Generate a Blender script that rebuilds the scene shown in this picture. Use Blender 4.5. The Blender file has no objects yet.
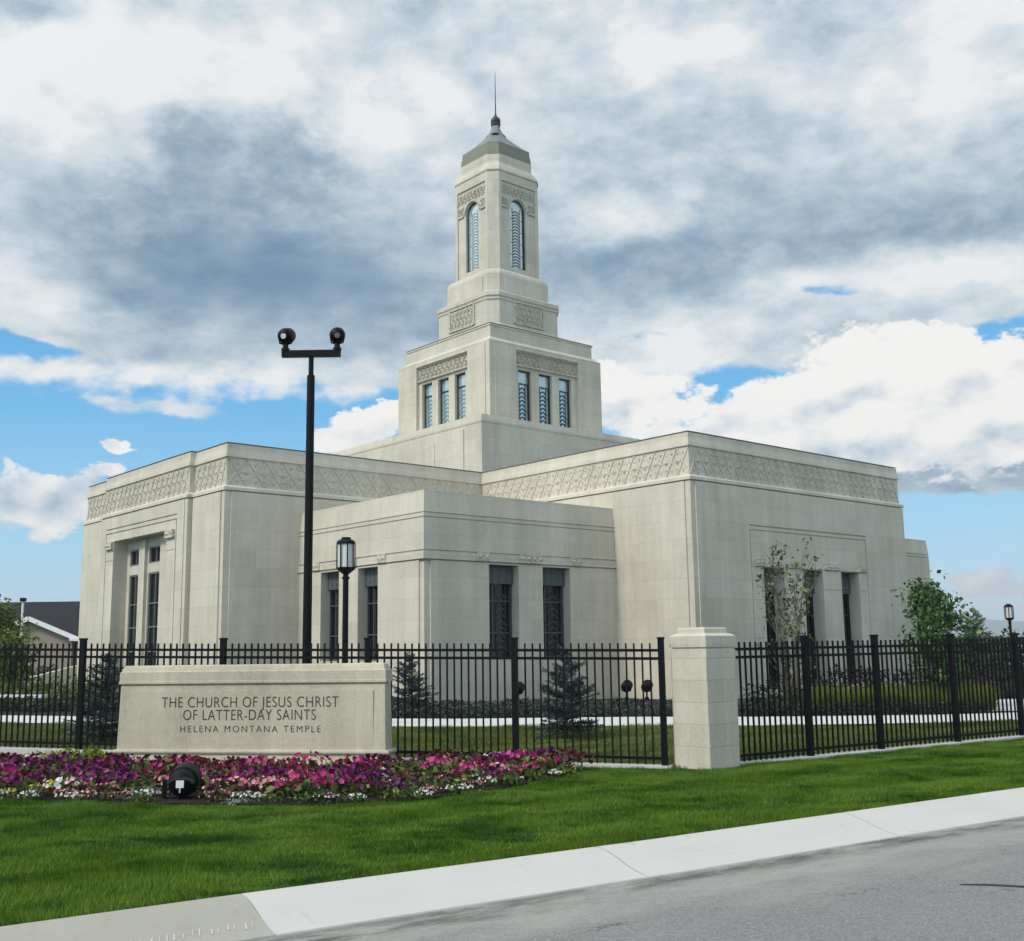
import bpy, bmesh, math, random
import numpy as np
from mathutils import Matrix, Vector

# ------------------------------------------------------------------ camera, world, sun, exposure
scene = bpy.context.scene
COL = scene.collection
CAM_Z = 1.62
GZ = -0.05                       # lawn level
RZ = -0.17                       # road level

cam_d = bpy.data.cameras.new("camera")
cam = bpy.data.objects.new("camera", cam_d)
COL.objects.link(cam)
cam_d.sensor_fit = 'HORIZONTAL'
cam_d.sensor_width = 36.0
cam_d.lens = 1101.23 / 1024 * 36
cam_d.clip_start = 0.1
cam_d.clip_end = 20000
_th, _ro = math.radians(9.183), math.radians(-0.832)
_F = Vector((0, math.cos(_th), math.sin(_th)))
_U2 = Vector((0, -math.sin(_th), math.cos(_th)))
_R0 = Vector((1, 0, 0))
_R = _R0 * math.cos(_ro) + _U2 * math.sin(_ro)
_U = _U2 * math.cos(_ro) - _R0 * math.sin(_ro)
cam.matrix_world = Matrix(((_R.x, _U.x, -_F.x, 0), (_R.y, _U.y, -_F.y, 0), (_R.z, _U.z, -_F.z, CAM_Z), (0, 0, 0, 1)))
scene.camera = cam

scene.view_settings.view_transform = 'Standard'
scene.view_settings.look = 'None'
scene.view_settings.gamma = 1.0
scene.view_settings.use_curve_mapping = False
scene.view_settings.exposure = 0.72

SUN_AZ = -128.0                  # degrees from +Y towards +X: the sun is behind the camera, to the left
SUN_EL = 43.0
sun_d = bpy.data.lights.new("sun", 'SUN')
sun_d.energy = 1.5
sun_d.angle = math.radians(10)
sun_d.color = (1.0, 0.92, 0.79)
sun = bpy.data.objects.new("sun", sun_d)
COL.objects.link(sun)
_sd = Vector((math.sin(math.radians(SUN_AZ)) * math.cos(math.radians(SUN_EL)),
              math.cos(math.radians(SUN_AZ)) * math.cos(math.radians(SUN_EL)), math.sin(math.radians(SUN_EL))))
sun.rotation_euler = _sd.to_track_quat('Z', 'Y').to_euler()
sun.location = (-20, -20, 30)


def lin(c):
    return tuple((v / 255 / 12.92) if v / 255 <= 0.04045 else ((v / 255 + 0.055) / 1.055) ** 2.4 for v in c)


class NT:
    """small helper around a node tree"""
    def __init__(s, nt):
        s.nt = nt
        s.n = nt.nodes
        s.l = nt.links

    def new(s, t, **kw):
        nd = s.n.new(t)
        for k, v in kw.items():
            setattr(nd, k, v)
        return nd

    def put(s, sock, v):
        if isinstance(v, bpy.types.NodeSocket):
            s.l.new(v, sock)
        elif v is not None:
            if isinstance(v, (tuple, list)) and sock.type == 'RGBA' and len(v) == 3:
                v = (*v, 1)
            sock.default_value = v

    def m(s, op, a, b=None, c=None, clamp=False):
        nd = s.new('ShaderNodeMath', operation=op, use_clamp=clamp)
        for i, v in enumerate((a, b, c)):
            if v is not None:
                s.put(nd.inputs[i], v)
        return nd.outputs[0]

    def vm(s, op, a, b=None, scale=None):
        nd = s.new('ShaderNodeVectorMath', operation=op)
        s.put(nd.inputs[0], a)
        if b is not None:
            s.put(nd.inputs[1], b)
        if scale is not None:
            s.put(nd.inputs[3], scale)
        return nd.outputs[0]

    def mix(s, f, a, b, blend='MIX'):
        nd = s.new('ShaderNodeMix', data_type='RGBA', blend_type=blend)
        s.put(nd.inputs[0], f)
        s.put(nd.inputs[6], a)
        s.put(nd.inputs[7], b)
        return nd.outputs[2]

    def step(s, x, lo, hi):
        nd = s.new('ShaderNodeMapRange', interpolation_type='SMOOTHSTEP')
        s.put(nd.inputs[0], x)
        s.put(nd.inputs[1], lo)
        s.put(nd.inputs[2], hi)
        return nd.outputs[0]

    def noise(s, vec, scale, detail=4, rough=0.5, dist=0.0, out=0):
        nd = s.new('ShaderNodeTexNoise')
        s.put(nd.inputs['Vector'], vec)
        nd.inputs['Scale'].default_value = scale
        nd.inputs['Detail'].default_value = detail
        nd.inputs['Roughness'].default_value = rough
        nd.inputs['Distortion'].default_value = dist
        return nd.outputs[out]

    def ramp(s, f, stops):
        nd = s.new('ShaderNodeValToRGB')
        s.put(nd.inputs[0], f)
        e = nd.color_ramp.elements
        while len(e) < len(stops):
            e.new(0.5)
        for el, (p, c) in zip(e, stops):
            el.position = p
            el.color = (*c, 1)
        return nd.outputs[0]

    def comb(s, x, y, z):
        nd = s.new('ShaderNodeCombineXYZ')
        for i, v in enumerate((x, y, z)):
            s.put(nd.inputs[i], v)
        return nd.outputs[0]

    def sep(s, v):
        nd = s.new('ShaderNodeSeparateXYZ')
        s.put(nd.inputs[0], v)
        return nd.outputs


# clouds, in degrees of bearing and elevation: (bearing, elevation, half width, half height, weight)
BRIGHT = [(-13.34, 21.15, 6.77, 2.86, -0.38), (-19.29, 18.74, 7.29, 2.08, -0.28), (-16.82, 25.59, 2.08, 1.82, -0.25), (-11.87, 25.79, 1.82, 1.56, -0.2), (-9.62, 18.13, 8.33, 1.82, -0.3), (7.06, 19.02, 5.73, 1.82, -0.4), (15.51, 20.34, 10.42, 1.25, -0.3), (23.33, 20.28, 4.17, 1.3, -0.3), (-25.15, 29.75, 2.34, 0.83, -0.3), (2.86, 23.41, 3.12, 3.12, -0.1), (-22.27, 20.79, 3.65, 2.08, -0.1), (-4.83, 16.47, 4.17, 1.3, -0.2), (22.35, 7.83, 6.77, 1.04, -0.4), (20.88, 25.5, 6.25, 3.65, -0.06), (-23.54, 26.73, 4.69, 2.6, 0.3), (-17.71, 28.66, 6.25, 1.82, 0.25), (-24.61, 17.24, 3.12, 1.82, 0.3), (-9.2, 26.89, 3.12, 1.56, 0.22), (10.79, 29.88, 3.12, 1.15, 0.3), (6.07, 21.56, 2.86, 1.15, 0.32), (22.4, 26.14, 3.65, 1.82, 0.2), (-4.26, 28.69, 3.12, 1.56, 0.15), (-16.15, 13.18, 11.46, 0.73, 0.3), (7.47, 29.33, 2.08, 1.04, 0.15), (20.29, 17.86, 6.77, 0.94, 0.3), (7.98, 15.17, 4.17, 2.34, 0.25), (25.03, 28.69, 3.12, 1.56, 0.15), (-1.54, 23.0, 3.12, 4.17, 0.12)]
GAP = [(-24.92, 14.72, 2.34, 0.57, -1.6), (16.59, 17.55, 2.86, 0.42, -1.3), (11.93, 12.82, 1.98, 0.83, -2.0), (23.96, 14.06, 3.65, 0.89, -2.2), (7.22, 15.98, 0.94, 0.42, -1.2), (22.98, 16.09, 1.56, 0.31, -0.8), (10.14, 16.68, 1.04, 0.42, -0.9), (-18.06, 11.99, 3.12, 0.47, 1.1), (22.49, 9.65, 10.42, 2.6, -1.5), (22.35, 7.7, 7.81, 1.0, 5.6), (9.81, 8.94, 6.77, 2.34, 1.6), (-4.83, 14.42, 4.17, 0.73, 0.6), (5.23, 11.69, 3.65, 1.56, 0.8)]
HEADS = [(-17.07, 25.47, 1.77, 1.77, 1.0), (-11.86, 25.46, 1.67, 1.67, 1.0), (-14.43, 23.23, 4.17, 1.77, 0.9), (-19.91, 21.77, 3.12, 1.56, 0.8), (-23.19, 20.44, 2.6, 1.25, 0.5), (-9.68, 22.82, 2.08, 2.08, 0.5), (7.59, 18.84, 3.65, 1.15, 0.8), (14.46, 20.01, 4.17, 0.83, 0.8), (20.45, 19.99, 3.65, 0.83, 0.7), (24.47, 20.1, 2.6, 1.35, 0.7), (-25.15, 29.75, 2.08, 0.73, 0.9), (-4.29, 20.01, 3.12, 1.56, 0.5)]
CUM = [(19.17, 12.13, 3.91, 2.5, 1.0), (14.47, 11.24, 3.12, 1.77, 0.9), (22.54, 10.37, 4.17, 2.29, 1.0), (25.11, 11.79, 2.6, 1.77, 0.9), (20.73, 14.09, 1.77, 1.15, 0.8), (17.56, 13.26, 2.08, 1.56, 0.6), (11.91, 10.37, 3.12, 1.3, 0.8), (6.84, 12.66, 2.86, 1.77, 0.75), (4.22, 13.53, 2.08, 1.56, 0.5), (-7.46, 11.61, 1.77, 1.04, 1.0), (-9.52, 10.5, 1.46, 0.73, 0.9), (-6.15, 12.24, 1.04, 0.62, 0.7), (-23.59, 7.35, 1.77, 0.94, 1.0), (-25.17, 7.38, 1.46, 0.94, 0.9), (-22.11, 8.08, 0.83, 0.57, 0.8), (-23.12, 5.93, 1.88, 1.04, 0.45), (-20.6, 9.0, 1.2, 0.36, 0.75), (-19.7, 10.4, 0.75, 0.5, 0.85), (-19.2, 10.0, 0.5, 0.3, 0.6), (-24.74, 9.1, 0.47, 0.52, 0.55), (22.78, 2.91, 1.77, 0.57, 0.85), (21.96, 2.56, 1.04, 0.42, 0.5), (23.71, 2.5, 1.25, 0.36, 0.5)]


def build_world():
    w = bpy.data.worlds.new("World")
    scene.world = w
    w.use_nodes = True
    t = NT(w.node_tree)
    t.n.clear()
    out = t.new('ShaderNodeOutputWorld')
    bg = t.new('ShaderNodeBackground')
    BG = 0.1
    bg.inputs[1].default_value = BG
    t.l.new(bg.outputs[0], out.inputs[0])
    sky = t.new('ShaderNodeTexSky', sky_type='NISHITA')
    sky.sun_disc = False
    sky.sun_elevation = math.radians(SUN_EL)
    sky.sun_rotation = math.radians(SUN_AZ)
    sky.air_density = 1.0
    sky.dust_density = 0.6
    sky.ozone_density = 2.0
    K = 1.0 / (2 ** scene.view_settings.exposure) / BG    # display linear -> node colour

    def C(r, g, b):
        return tuple(v * K for v in lin((r, g, b)))
    D = t.new('ShaderNodeTexCoord').outputs['Generated']
    x, y, z = t.sep(D)
    az = t.m('MULTIPLY', t.m('ARCTAN2', x, y), 57.29578)
    el = t.m('MULTIPLY', t.m('ARCSINE', z), 57.29578)
    # noise-displaced bearing and elevation so that no cloud edge is an ellipse
    P2 = t.comb(az, t.m('MULTIPLY', el, 1.6), 3.3)
    wa = t.noise(P2, 0.22, 5, 0.6, out=1)
    wx, wy, wz = t.sep(wa)
    az1 = t.m('MULTIPLY_ADD', t.m('SUBTRACT', wx, 0.5), 4.2, az)
    el1 = t.m('MULTIPLY_ADD', t.m('SUBTRACT', wy, 0.5), 2.4, el)

    def blobs(L, a, e, start):
        acc = start
        for (ba, be, sa, se, wgt) in L:
            dx = t.m('MULTIPLY', t.m('SUBTRACT', a, ba), 1 / sa)
            dy = t.m('MULTIPLY', t.m('SUBTRACT', e, be), 1 / se)
            r2 = t.m('MULTIPLY_ADD', dx, dx, t.m('MULTIPLY', dy, dy))
            g = t.m('DIVIDE', wgt, t.m('MULTIPLY_ADD', t.m('MULTIPLY', r2, r2), 0.6, t.m('MULTIPLY_ADD', r2, 0.5, 1.0)))
            acc = t.m('ADD', acc, g)
        return acc
    # flat cloud layer seen in perspective
    zz = t.m('ADD', t.m('MAXIMUM', z, 0.0), 0.16)
    flat = t.comb(t.m('DIVIDE', x, zz), t.m('DIVIDE', y, zz), 0.0)
    n1 = t.noise(flat, 2.4, 8, 0.62, 0.3)
    n2 = t.noise(flat, 6.5, 5, 0.55, 0.2)
    n3 = t.noise(P2, 0.35, 5, 0.55)
    lum = blobs([(a_, b_, c_, d_, w_ * (0.8 if w_ < 0 else 1.0)) for a_, b_, c_, d_, w_ in BRIGHT], az1, el1, 0.62)
    lum = t.m('MULTIPLY_ADD', t.m('SUBTRACT', n1, 0.5), 0.72, lum)
    lum = t.m('MULTIPLY_ADD', t.m('SUBTRACT', n2, 0.5), 0.5, lum)
    lum = t.m('MULTIPLY_ADD', t.m('SUBTRACT', n3, 0.5), 0.55, lum)
    n4 = t.noise(P2, 0.75, 8, 0.62, 0.25)
    lum = t.m('MULTIPLY_ADD', t.m('SUBTRACT', n4, 0.5), 0.30, lum)
    deck_col = t.ramp(lum, [(0.0, C(112, 142, 168)), (0.25, C(138, 164, 185)), (0.46, C(170, 190, 205)),
                            (0.64, C(204, 216, 224)), (0.86, C(238, 240, 241))])
    # darker heaped heads in front of the bright layer, with crisp upper edges that melt away below
    det0 = t.noise(P2, 0.6, 8, 0.58, 0.1)
    hf = t.m('MULTIPLY_ADD', t.m('SUBTRACT', det0, 0.5), 1.3, blobs(HEADS, az1, el1, 0.0))
    hm = t.m('MULTIPLY', t.step(hf, 0.42, 1.0), 0.62)
    head_col = t.ramp(t.m('MULTIPLY_ADD', t.m('SUBTRACT', n4, 0.5), 1.5, t.m('SUBTRACT', 1.05, t.m('MULTIPLY', hf, 0.5))), [(0.1, C(126, 152, 175)), (0.45, C(150, 172, 190)), (0.85, C(184, 201, 213))])
    deck_col = t.mix(hm, deck_col, head_col)
    # clear sky
    clear = t.mix(0.88, sky.outputs[0], t.ramp(t.m('MULTIPLY', el, 1 / 30.0),
                  [(0.0, C(196, 224, 242)), (0.2, C(150, 212, 245)), (0.42, C(92, 182, 238)), (1.0, C(45, 128, 208))]))
    # high deck with a ragged lower rim
    rim = t.m('MULTIPLY', t.m('SUBTRACT', el, 12.7), 0.55)
    rim = t.m('MINIMUM', rim, 1.6)
    cov = blobs(GAP, az1, el1, rim)
    cov = t.m('MULTIPLY_ADD', t.m('SUBTRACT', n3, 0.5), 2.2, cov)
    cov = t.m('MULTIPLY_ADD', t.m('SUBTRACT', n2, 0.5), 0.9, cov)
    cov = t.step(cov, -0.05, 0.75)
    col = t.mix(cov, clear, deck_col)
    # heaped white clouds
    det = t.noise(P2, 0.85, 8, 0.6, 0.1)
    dA = t.noise(P2, 0.38, 5, 0.5, 0.15)
    dB = t.noise(t.vm('ADD', P2, (-0.6, 1.2, 0.0)), 0.38, 5, 0.5, 0.15)
    big = t.noise(P2, 0.28, 3, 0.5)
    cf = blobs(CUM, az1, el1, 0.0)
    cf = t.m('MULTIPLY_ADD', t.m('SUBTRACT', det, 0.5), 1.15, cf)
    cm = t.step(cf, 0.47, 0.68)
    sh = t.m('MULTIPLY_ADD', t.m('SUBTRACT', dA, dB), 1.5, 0.80)
    sh = t.m('MULTIPLY_ADD', t.m('SUBTRACT', det, 0.5), 0.2, sh)
    sh = t.m('MULTIPLY_ADD', t.m('SUBTRACT', big, 0.5), 0.9, sh)
    sh = t.m('MULTIPLY_ADD', t.m('SUBTRACT', el, 11.2), 0.085, sh)
    cum_col = t.ramp(sh, [(0.05, C(150, 176, 200)), (0.35, C(196, 210, 222)), (0.6, C(232, 234, 236)), (0.85, C(250, 248, 244))])
    low = t.step(el, 5.5, 2.0)
    cum_col = t.mix(t.m('MULTIPLY', low, 0.5), cum_col, C(240, 222, 215))
    col = t.mix(cm, col, cum_col)
    # milky air close to the horizon
    col = t.mix(t.m('MULTIPLY', t.step(el, 4.0, 0.0), 0.6), col, C(188, 214, 234))
    # gain added to unseen sky behind the camera, round the sun, lighting the walls
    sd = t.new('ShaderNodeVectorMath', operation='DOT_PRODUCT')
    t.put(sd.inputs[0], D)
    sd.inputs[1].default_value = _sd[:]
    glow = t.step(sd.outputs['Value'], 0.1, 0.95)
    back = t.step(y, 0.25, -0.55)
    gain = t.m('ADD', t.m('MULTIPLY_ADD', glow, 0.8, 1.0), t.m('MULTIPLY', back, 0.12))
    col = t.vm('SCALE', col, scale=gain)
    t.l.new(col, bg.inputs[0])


build_world()

# ------------------------------------------------------------------ materials
MATS = {}


def mat(name):
    m_ = bpy.data.materials.new(name)
    m_.use_nodes = True
    t = NT(m_.node_tree)
    b = t.n['Principled BSDF']
    MATS[name] = m_
    return m_, t, b


def set_bump(t, b, h, strength=0.3, dist=0.01):
    bp = t.new('ShaderNodeBump')
    bp.inputs['Strength'].default_value = strength
    bp.inputs['Distance'].default_value = dist
    t.put(bp.inputs['Height'], h)
    t.l.new(bp.outputs[0], b.inputs['Normal'])


def stone_mat(name, c1, c2, block=(1.5, 0.62), joint=0.8, speck=0.35, carve=False):
    m_, t, b = mat(name)
    tc = t.new('ShaderNodeTexCoord').outputs['Object']
    x, y, z = t.sep(tc)
    nx, ny, nz = t.sep(t.new('ShaderNodeTexCoord').outputs['Normal'])
    ax = t.m('GREATER_THAN', t.m('ABSOLUTE', nx), 0.6)
    along = t.m('ADD', t.m('MULTIPLY', ax, y), t.m('MULTIPLY', t.m('SUBTRACT', 1.0, ax), x))
    v = t.comb(along, z, 0.0)
    br = t.new('ShaderNodeTexBrick')
    t.put(br.inputs['Vector'], v)
    br.inputs['Color1'].default_value = (0.0, 0.0, 0.0, 1)
    br.inputs['Color2'].default_value = (1, 1, 1, 1)
    br.inputs['Mortar'].default_value = (0.5, 0.5, 0.5, 1)
    br.inputs['Scale'].default_value = 1.0
    br.inputs['Mortar Size'].default_value = 0.006
    br.inputs['Mortar Smooth'].default_value = 0.2
    br.inputs['Brick Width'].default_value = block[0]
    br.inputs['Row Height'].default_value = block[1]
    tone = t.m('MULTIPLY', t.sep(br.outputs[0])[0], 1.0)
    n1 = t.noise(tc, 0.55, 5, 0.6)
    n2 = t.noise(tc, 38.0, 3, 0.7)
    n3 = t.noise(tc, 9.0, 4, 0.6)
    # rain streaks: noise stretched along z
    st = t.noise(t.comb(t.m('MULTIPLY', x, 2.2), t.m('MULTIPLY', y, 2.2), t.m('MULTIPLY', z, 0.22)), 1.0, 5, 0.65)
    f = t.m('MULTIPLY_ADD', t.m('SUBTRACT', n1, 0.5), 1.1, 0.5)
    f = t.m('MULTIPLY_ADD', t.m('SUBTRACT', tone, 0.5), 0.24, f)
    f = t.m('MULTIPLY_ADD', t.m('SUBTRACT', n3, 0.5), 0.5, f)
    f = t.m('MULTIPLY_ADD', t.m('SUBTRACT', n2, 0.5), speck * 2, f)
    f = t.m('MULTIPLY_ADD', t.m('SUBTRACT', st, 0.5), 1.25, f, clamp=True)
    col = t.mix(f, c1, c2)
    jm = t.m('MULTIPLY', br.outputs['Fac'], joint)
    col = t.mix(t.m('MULTIPLY', jm, 0.55), col, tuple(v_ * 0.62 for v_ in c1))
    t.put(b.inputs['Base Color'], col)
    b.inputs['Roughness'].default_value = 0.85
    b.inputs['Specular IOR Level'].default_value = 0.25
    h = t.m('SUBTRACT', t.m('MULTIPLY', n2, 0.5), t.m('MULTIPLY', br.outputs['Fac'], 1.2))
    if carve:
        vo = t.new('ShaderNodeTexVoronoi')
        t.put(vo.inputs['Vector'], tc)
        vo.inputs['Scale'].default_value = 8.0
        set_bump(t, b, t.m('MULTIPLY_ADD', vo.outputs['Distance'], -2.0, n2), 0.8, 0.035)
    else:
        set_bump(t, b, h, 0.35, 0.012)
    return m_


STONE = stone_mat('temple_stone', (0.425, 0.388, 0.312), (0.63, 0.582, 0.485), (1.45, 0.62), joint=0.7)
STONE2 = stone_mat('relief_stone', (0.43, 0.395, 0.32), (0.60, 0.555, 0.46), (6.0, 4.0), 0.0, carve=True)
SIGNSTONE = stone_mat('sign_stone', (0.34, 0.30, 0.22), (0.60, 0.54, 0.42), (1.1, 2.0), 0.25, speck=0.6)
PILSTONE = stone_mat('pillar_stone', (0.42, 0.385, 0.305), (0.62, 0.575, 0.475), (0.62, 0.3), 0.8, speck=0.6)


def simple(name, col, rough=0.6, metal=0.0, spec=0.5, var=0.0, scale=8.0, bump=0.0):
    m_, t, b = mat(name)
    b.inputs['Roughness'].default_value = rough
    b.inputs['Metallic'].default_value = metal
    b.inputs['Specular IOR Level'].default_value = spec
    if var:
        tc = t.new('ShaderNodeTexCoord').outputs['Object']
        n = t.noise(tc, scale, 5, 0.6)
        c = t.mix(n, tuple(v * (1 - var) for v in col), tuple(min(1, v * (1 + var)) for v in col))
        t.put(b.inputs['Base Color'], c)
        if bump:
            set_bump(t, b, n, bump, 0.01)
    else:
        b.inputs['Base Color'].default_value = (*col, 1)
    return m_


BLACK = simple('black_metal', (0.0035, 0.0035, 0.004), 0.5, 0.0, 0.16, 0.25, 6)
BRONZE = simple('bronze_metal', (0.03, 0.034, 0.034), 0.45, 0.3, 0.5, 0.2, 6)
GREYMETAL = simple('window_metal', (0.19, 0.20, 0.19), 0.5, 0.2, 0.5, 0.15, 5)
TRANSOM = simple('transom_metal', (0.085, 0.095, 0.092), 0.6, 0.1, 0.4, 0.6, 16)
ROOFMETAL = simple('spire_roof_metal', (0.20, 0.22, 0.22), 0.5, 0.35, 0.5, 0.2, 3)
PATINA = simple('patina_stone', (0.21, 0.21, 0.165), 0.75, 0.0, 0.3, 0.15, 2)
DARKGLASS = simple('dark_glass', (0.005, 0.006, 0.007), 0.06, 0.0, 0.35)
LAMPGLASS = simple('lamp_glass', (0.62, 0.63, 0.62), 0.35, 0.0, 0.5, 0.12, 9)
WHITEPAINT = simple('white_paint', (0.78, 0.78, 0.76), 0.5, 0, 0.4, 0.06, 4)
MULCH = simple('dark_mulch', (0.022, 0.017, 0.013), 0.95, 0, 0.2, 0.6, 22, 0.8)
BARK = simple('bark', (0.13, 0.115, 0.09), 0.9, 0, 0.2, 0.4, 14, 0.6)
DARKBARK = simple('dark_bark', (0.05, 0.04, 0.03), 0.9, 0, 0.2, 0.4, 14, 0.6)
SHINGLE = simple('dark_shingles', (0.012, 0.013, 0.016), 0.8, 0, 0.3, 0.35, 5, 0.3)
SIDING = simple('beige_siding', (0.30, 0.25, 0.20), 0.8, 0, 0.3, 0.1, 3)
LETTER = simple('engraved_letter', (0.045, 0.04, 0.032), 0.8, 0, 0.2, 0.3, 20)
LABELWHITE = simple('label_white', (0.72, 0.72, 0.72), 0.5, 0, 0.4, 0.1, 30)
HILL = simple('far_hill', (0.075, 0.105, 0.10), 0.95, 0, 0.1, 0.3, 0.004)


def art_glass():
    m_, t, b = mat('art_glass')
    tc = t.new('ShaderNodeTexCoord').outputs['Object']
    n = t.noise(tc, 5.0, 4, 0.6)
    v = t.new('ShaderNodeTexVoronoi')
    t.put(v.inputs['Vector'], tc)
    v.inputs['Scale'].default_value = 7.0
    c = t.mix(n, (0.30, 0.42, 0.42), (0.74, 0.80, 0.78))
    c = t.mix(t.m('MULTIPLY', t.sep(v.outputs['Color'])[0], 0.5), c, (0.55, 0.62, 0.62))
    t.put(b.inputs['Base Color'], c)
    b.inputs['Roughness'].default_value = 0.14
    b.inputs['Metallic'].default_value = 0.55
    b.inputs['Specular IOR Level'].default_value = 0.9
    b.inputs['Coat Weight'].default_value = 0.6
    b.inputs['Coat Roughness'].default_value = 0.04
    set_bump(t, b, n, 0.12, 0.02)
    return m_


ARTGLASS = art_glass()


def concrete(name, col, dirt, dirtcol):
    m_, t, b = mat(name)
    tc = t.new('ShaderNodeTexCoord').outputs['Object']
    n1 = t.noise(tc, 1.1, 6, 0.62)
    n2 = t.noise(tc, 60, 3, 0.7)
    n3 = t.noise(tc, 6.0, 6, 0.7)
    c = t.mix(n1, tuple(v * 0.9 for v in col), tuple(min(1, v * 1.08) for v in col))
    c = t.mix(t.m('MULTIPLY', t.step(n2, 0.55, 0.8), 0.25), c, tuple(v * 0.7 for v in col))
    c = t.mix(t.m('MULTIPLY', t.step(n3, 0.5, 0.75), dirt), c, dirtcol)
    n5 = t.noise(tc, 2.7, 4, 0.6, 0.6)
    c = t.mix(t.m('MULTIPLY', t.step(n5, 0.62, 0.72), min(0.9, dirt * 2.4)), c, tuple(v * 0.6 for v in dirtcol))
    t.put(b.inputs['Base Color'], c)
    b.inputs['Roughness'].default_value = 0.85
    b.inputs['Specular IOR Level'].default_value = 0.25
    set_bump(t, b, n2, 0.25, 0.004)
    return m_


NEWCON = concrete('new_concrete', (0.51, 0.495, 0.47), 0.12, (0.45, 0.43, 0.40))
OLDCON = concrete('old_concrete', (0.36, 0.345, 0.305), 0.5, (0.27, 0.25, 0.21))
PATHCON = concrete('path_concrete', (0.56, 0.555, 0.55), 0.1, (0.5, 0.48, 0.46))

# the road edge runs along this line; used by the asphalt dirt pattern too
KDIR = Vector((0.838, 0.546))
KNRM = Vector((0.546, -0.838))          # towards the road
ROADEDGE = Vector((0.97, 9.19))


def asphalt():
    m_, t, b = mat('asphalt')
    tc = t.new('ShaderNodeTexCoord').outputs['Object']
    x, y, z = t.sep(tc)
    # distance from the kerb and distance along it
    d = t.m('ADD', t.m('MULTIPLY', t.m('SUBTRACT', x, ROADEDGE.x), KNRM.x), t.m('MULTIPLY', t.m('SUBTRACT', y, ROADEDGE.y), KNRM.y))
    s = t.m('ADD', t.m('MULTIPLY', x, KDIR.x), t.m('MULTIPLY', y, KDIR.y))
    v = t.comb(t.m('MULTIPLY', s, 0.55), t.m('MULTIPLY', d, 1.6), 0.0)
    n0 = t.noise(v, 1.2, 6, 0.65, 0.4)
    n1 = t.noise(tc, 0.8, 5, 0.6)
    n2 = t.noise(tc, 75, 3, 0.75)
    n3 = t.noise(tc, 22, 4, 0.7)
    c = t.mix(n1, (0.15, 0.153, 0.153), (0.22, 0.222, 0.22))
    c = t.mix(t.step(n2, 0.35, 0.75), c, t.mix(n3, (0.10, 0.10, 0.10), (0.36, 0.35, 0.34)))
    vo = t.new('ShaderNodeTexVoronoi')
    t.put(vo.inputs['Vector'], tc)
    vo.inputs['Scale'].default_value = 85
    c = t.mix(t.m('MULTIPLY', t.step(t.sep(vo.outputs['Color'])[0], 0.75, 0.95), 0.4), c, (0.40, 0.39, 0.37))
    c = t.mix(t.m('MULTIPLY', t.step(t.sep(vo.outputs['Color'])[1], 0.78, 0.95), 0.4), c, (0.06, 0.06, 0.06))
    ve = t.new('ShaderNodeTexVoronoi', feature='DISTANCE_TO_EDGE')
    t.put(ve.inputs['Vector'], t.vm('ADD', tc, t.vm('SCALE', t.noise(tc, 1.4, 5, 0.7, out=1), scale=0.9)))
    ve.inputs['Scale'].default_value = 0.42
    c = t.mix(t.m('MULTIPLY', t.step(ve.outputs['Distance'], 0.008, 0.002), t.m('MULTIPLY', t.step(n1, 0.45, 0.6), 0.7)), c, (0.05, 0.05, 0.05))
    # dust washed against the kerb, darker crumbs at the seam
    dd = t.m('MULTIPLY_ADD', t.m('SUBTRACT', n0, 0.5), 2.6, d)
    dust = t.m('MULTIPLY', t.step(dd, 1.7, 0.2), t.m('MULTIPLY_ADD', n3, 0.6, 0.35))
    c = t.mix(dust, c, (0.36, 0.345, 0.31))
    crumb = t.m('MULTIPLY', t.step(t.m('ABSOLUTE', t.m('SUBTRACT', t.m('MULTIPLY_ADD', t.m('SUBTRACT', n0, 0.5), 1.0, d), 0.30)), 0.34, 0.0), t.step(t.noise(v, 2.6, 6, 0.7), 0.36, 0.62))
    c = t.mix(t.m('MULTIPLY', crumb, 0.85), c, (0.07, 0.066, 0.058))
    stain = t.step(t.noise(v, 3.2, 5, 0.7, 1.0), 0.60, 0.74)
    c = t.mix(t.m('MULTIPLY', t.m('MULTIPLY', stain, t.step(d, 3.0, 0.5)), 0.45), c, (0.11, 0.105, 0.10))
    t.put(b.inputs['Base Color'], c)
    b.inputs['Roughness'].default_value = 0.9
    b.inputs['Specular IOR Level'].default_value = 0.2
    set_bump(t, b, t.m('ADD', n2, t.m('MULTIPLY', n3, 0.6)), 0.5, 0.008)
    return m_


ASPHALT = asphalt()


def turf_soil():
    m_, t, b = mat('turf_soil')
    tc = t.new('ShaderNodeTexCoord').outputs['Object']
    n = t.noise(tc, 30, 4, 0.7)
    n1 = t.noise(tc, 0.9, 4, 0.6)
    c = t.mix(n, (0.012, 0.03, 0.006), (0.03, 0.07, 0.012))
    c = t.mix(t.m('MULTIPLY', n1, 0.4), c, (0.05, 0.09, 0.02))
    t.put(b.inputs['Base Color'], c)
    b.inputs['Roughness'].default_value = 1.0
    b.inputs['Specular IOR Level'].default_value = 0.1
    return m_


TURF = turf_soil()


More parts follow.
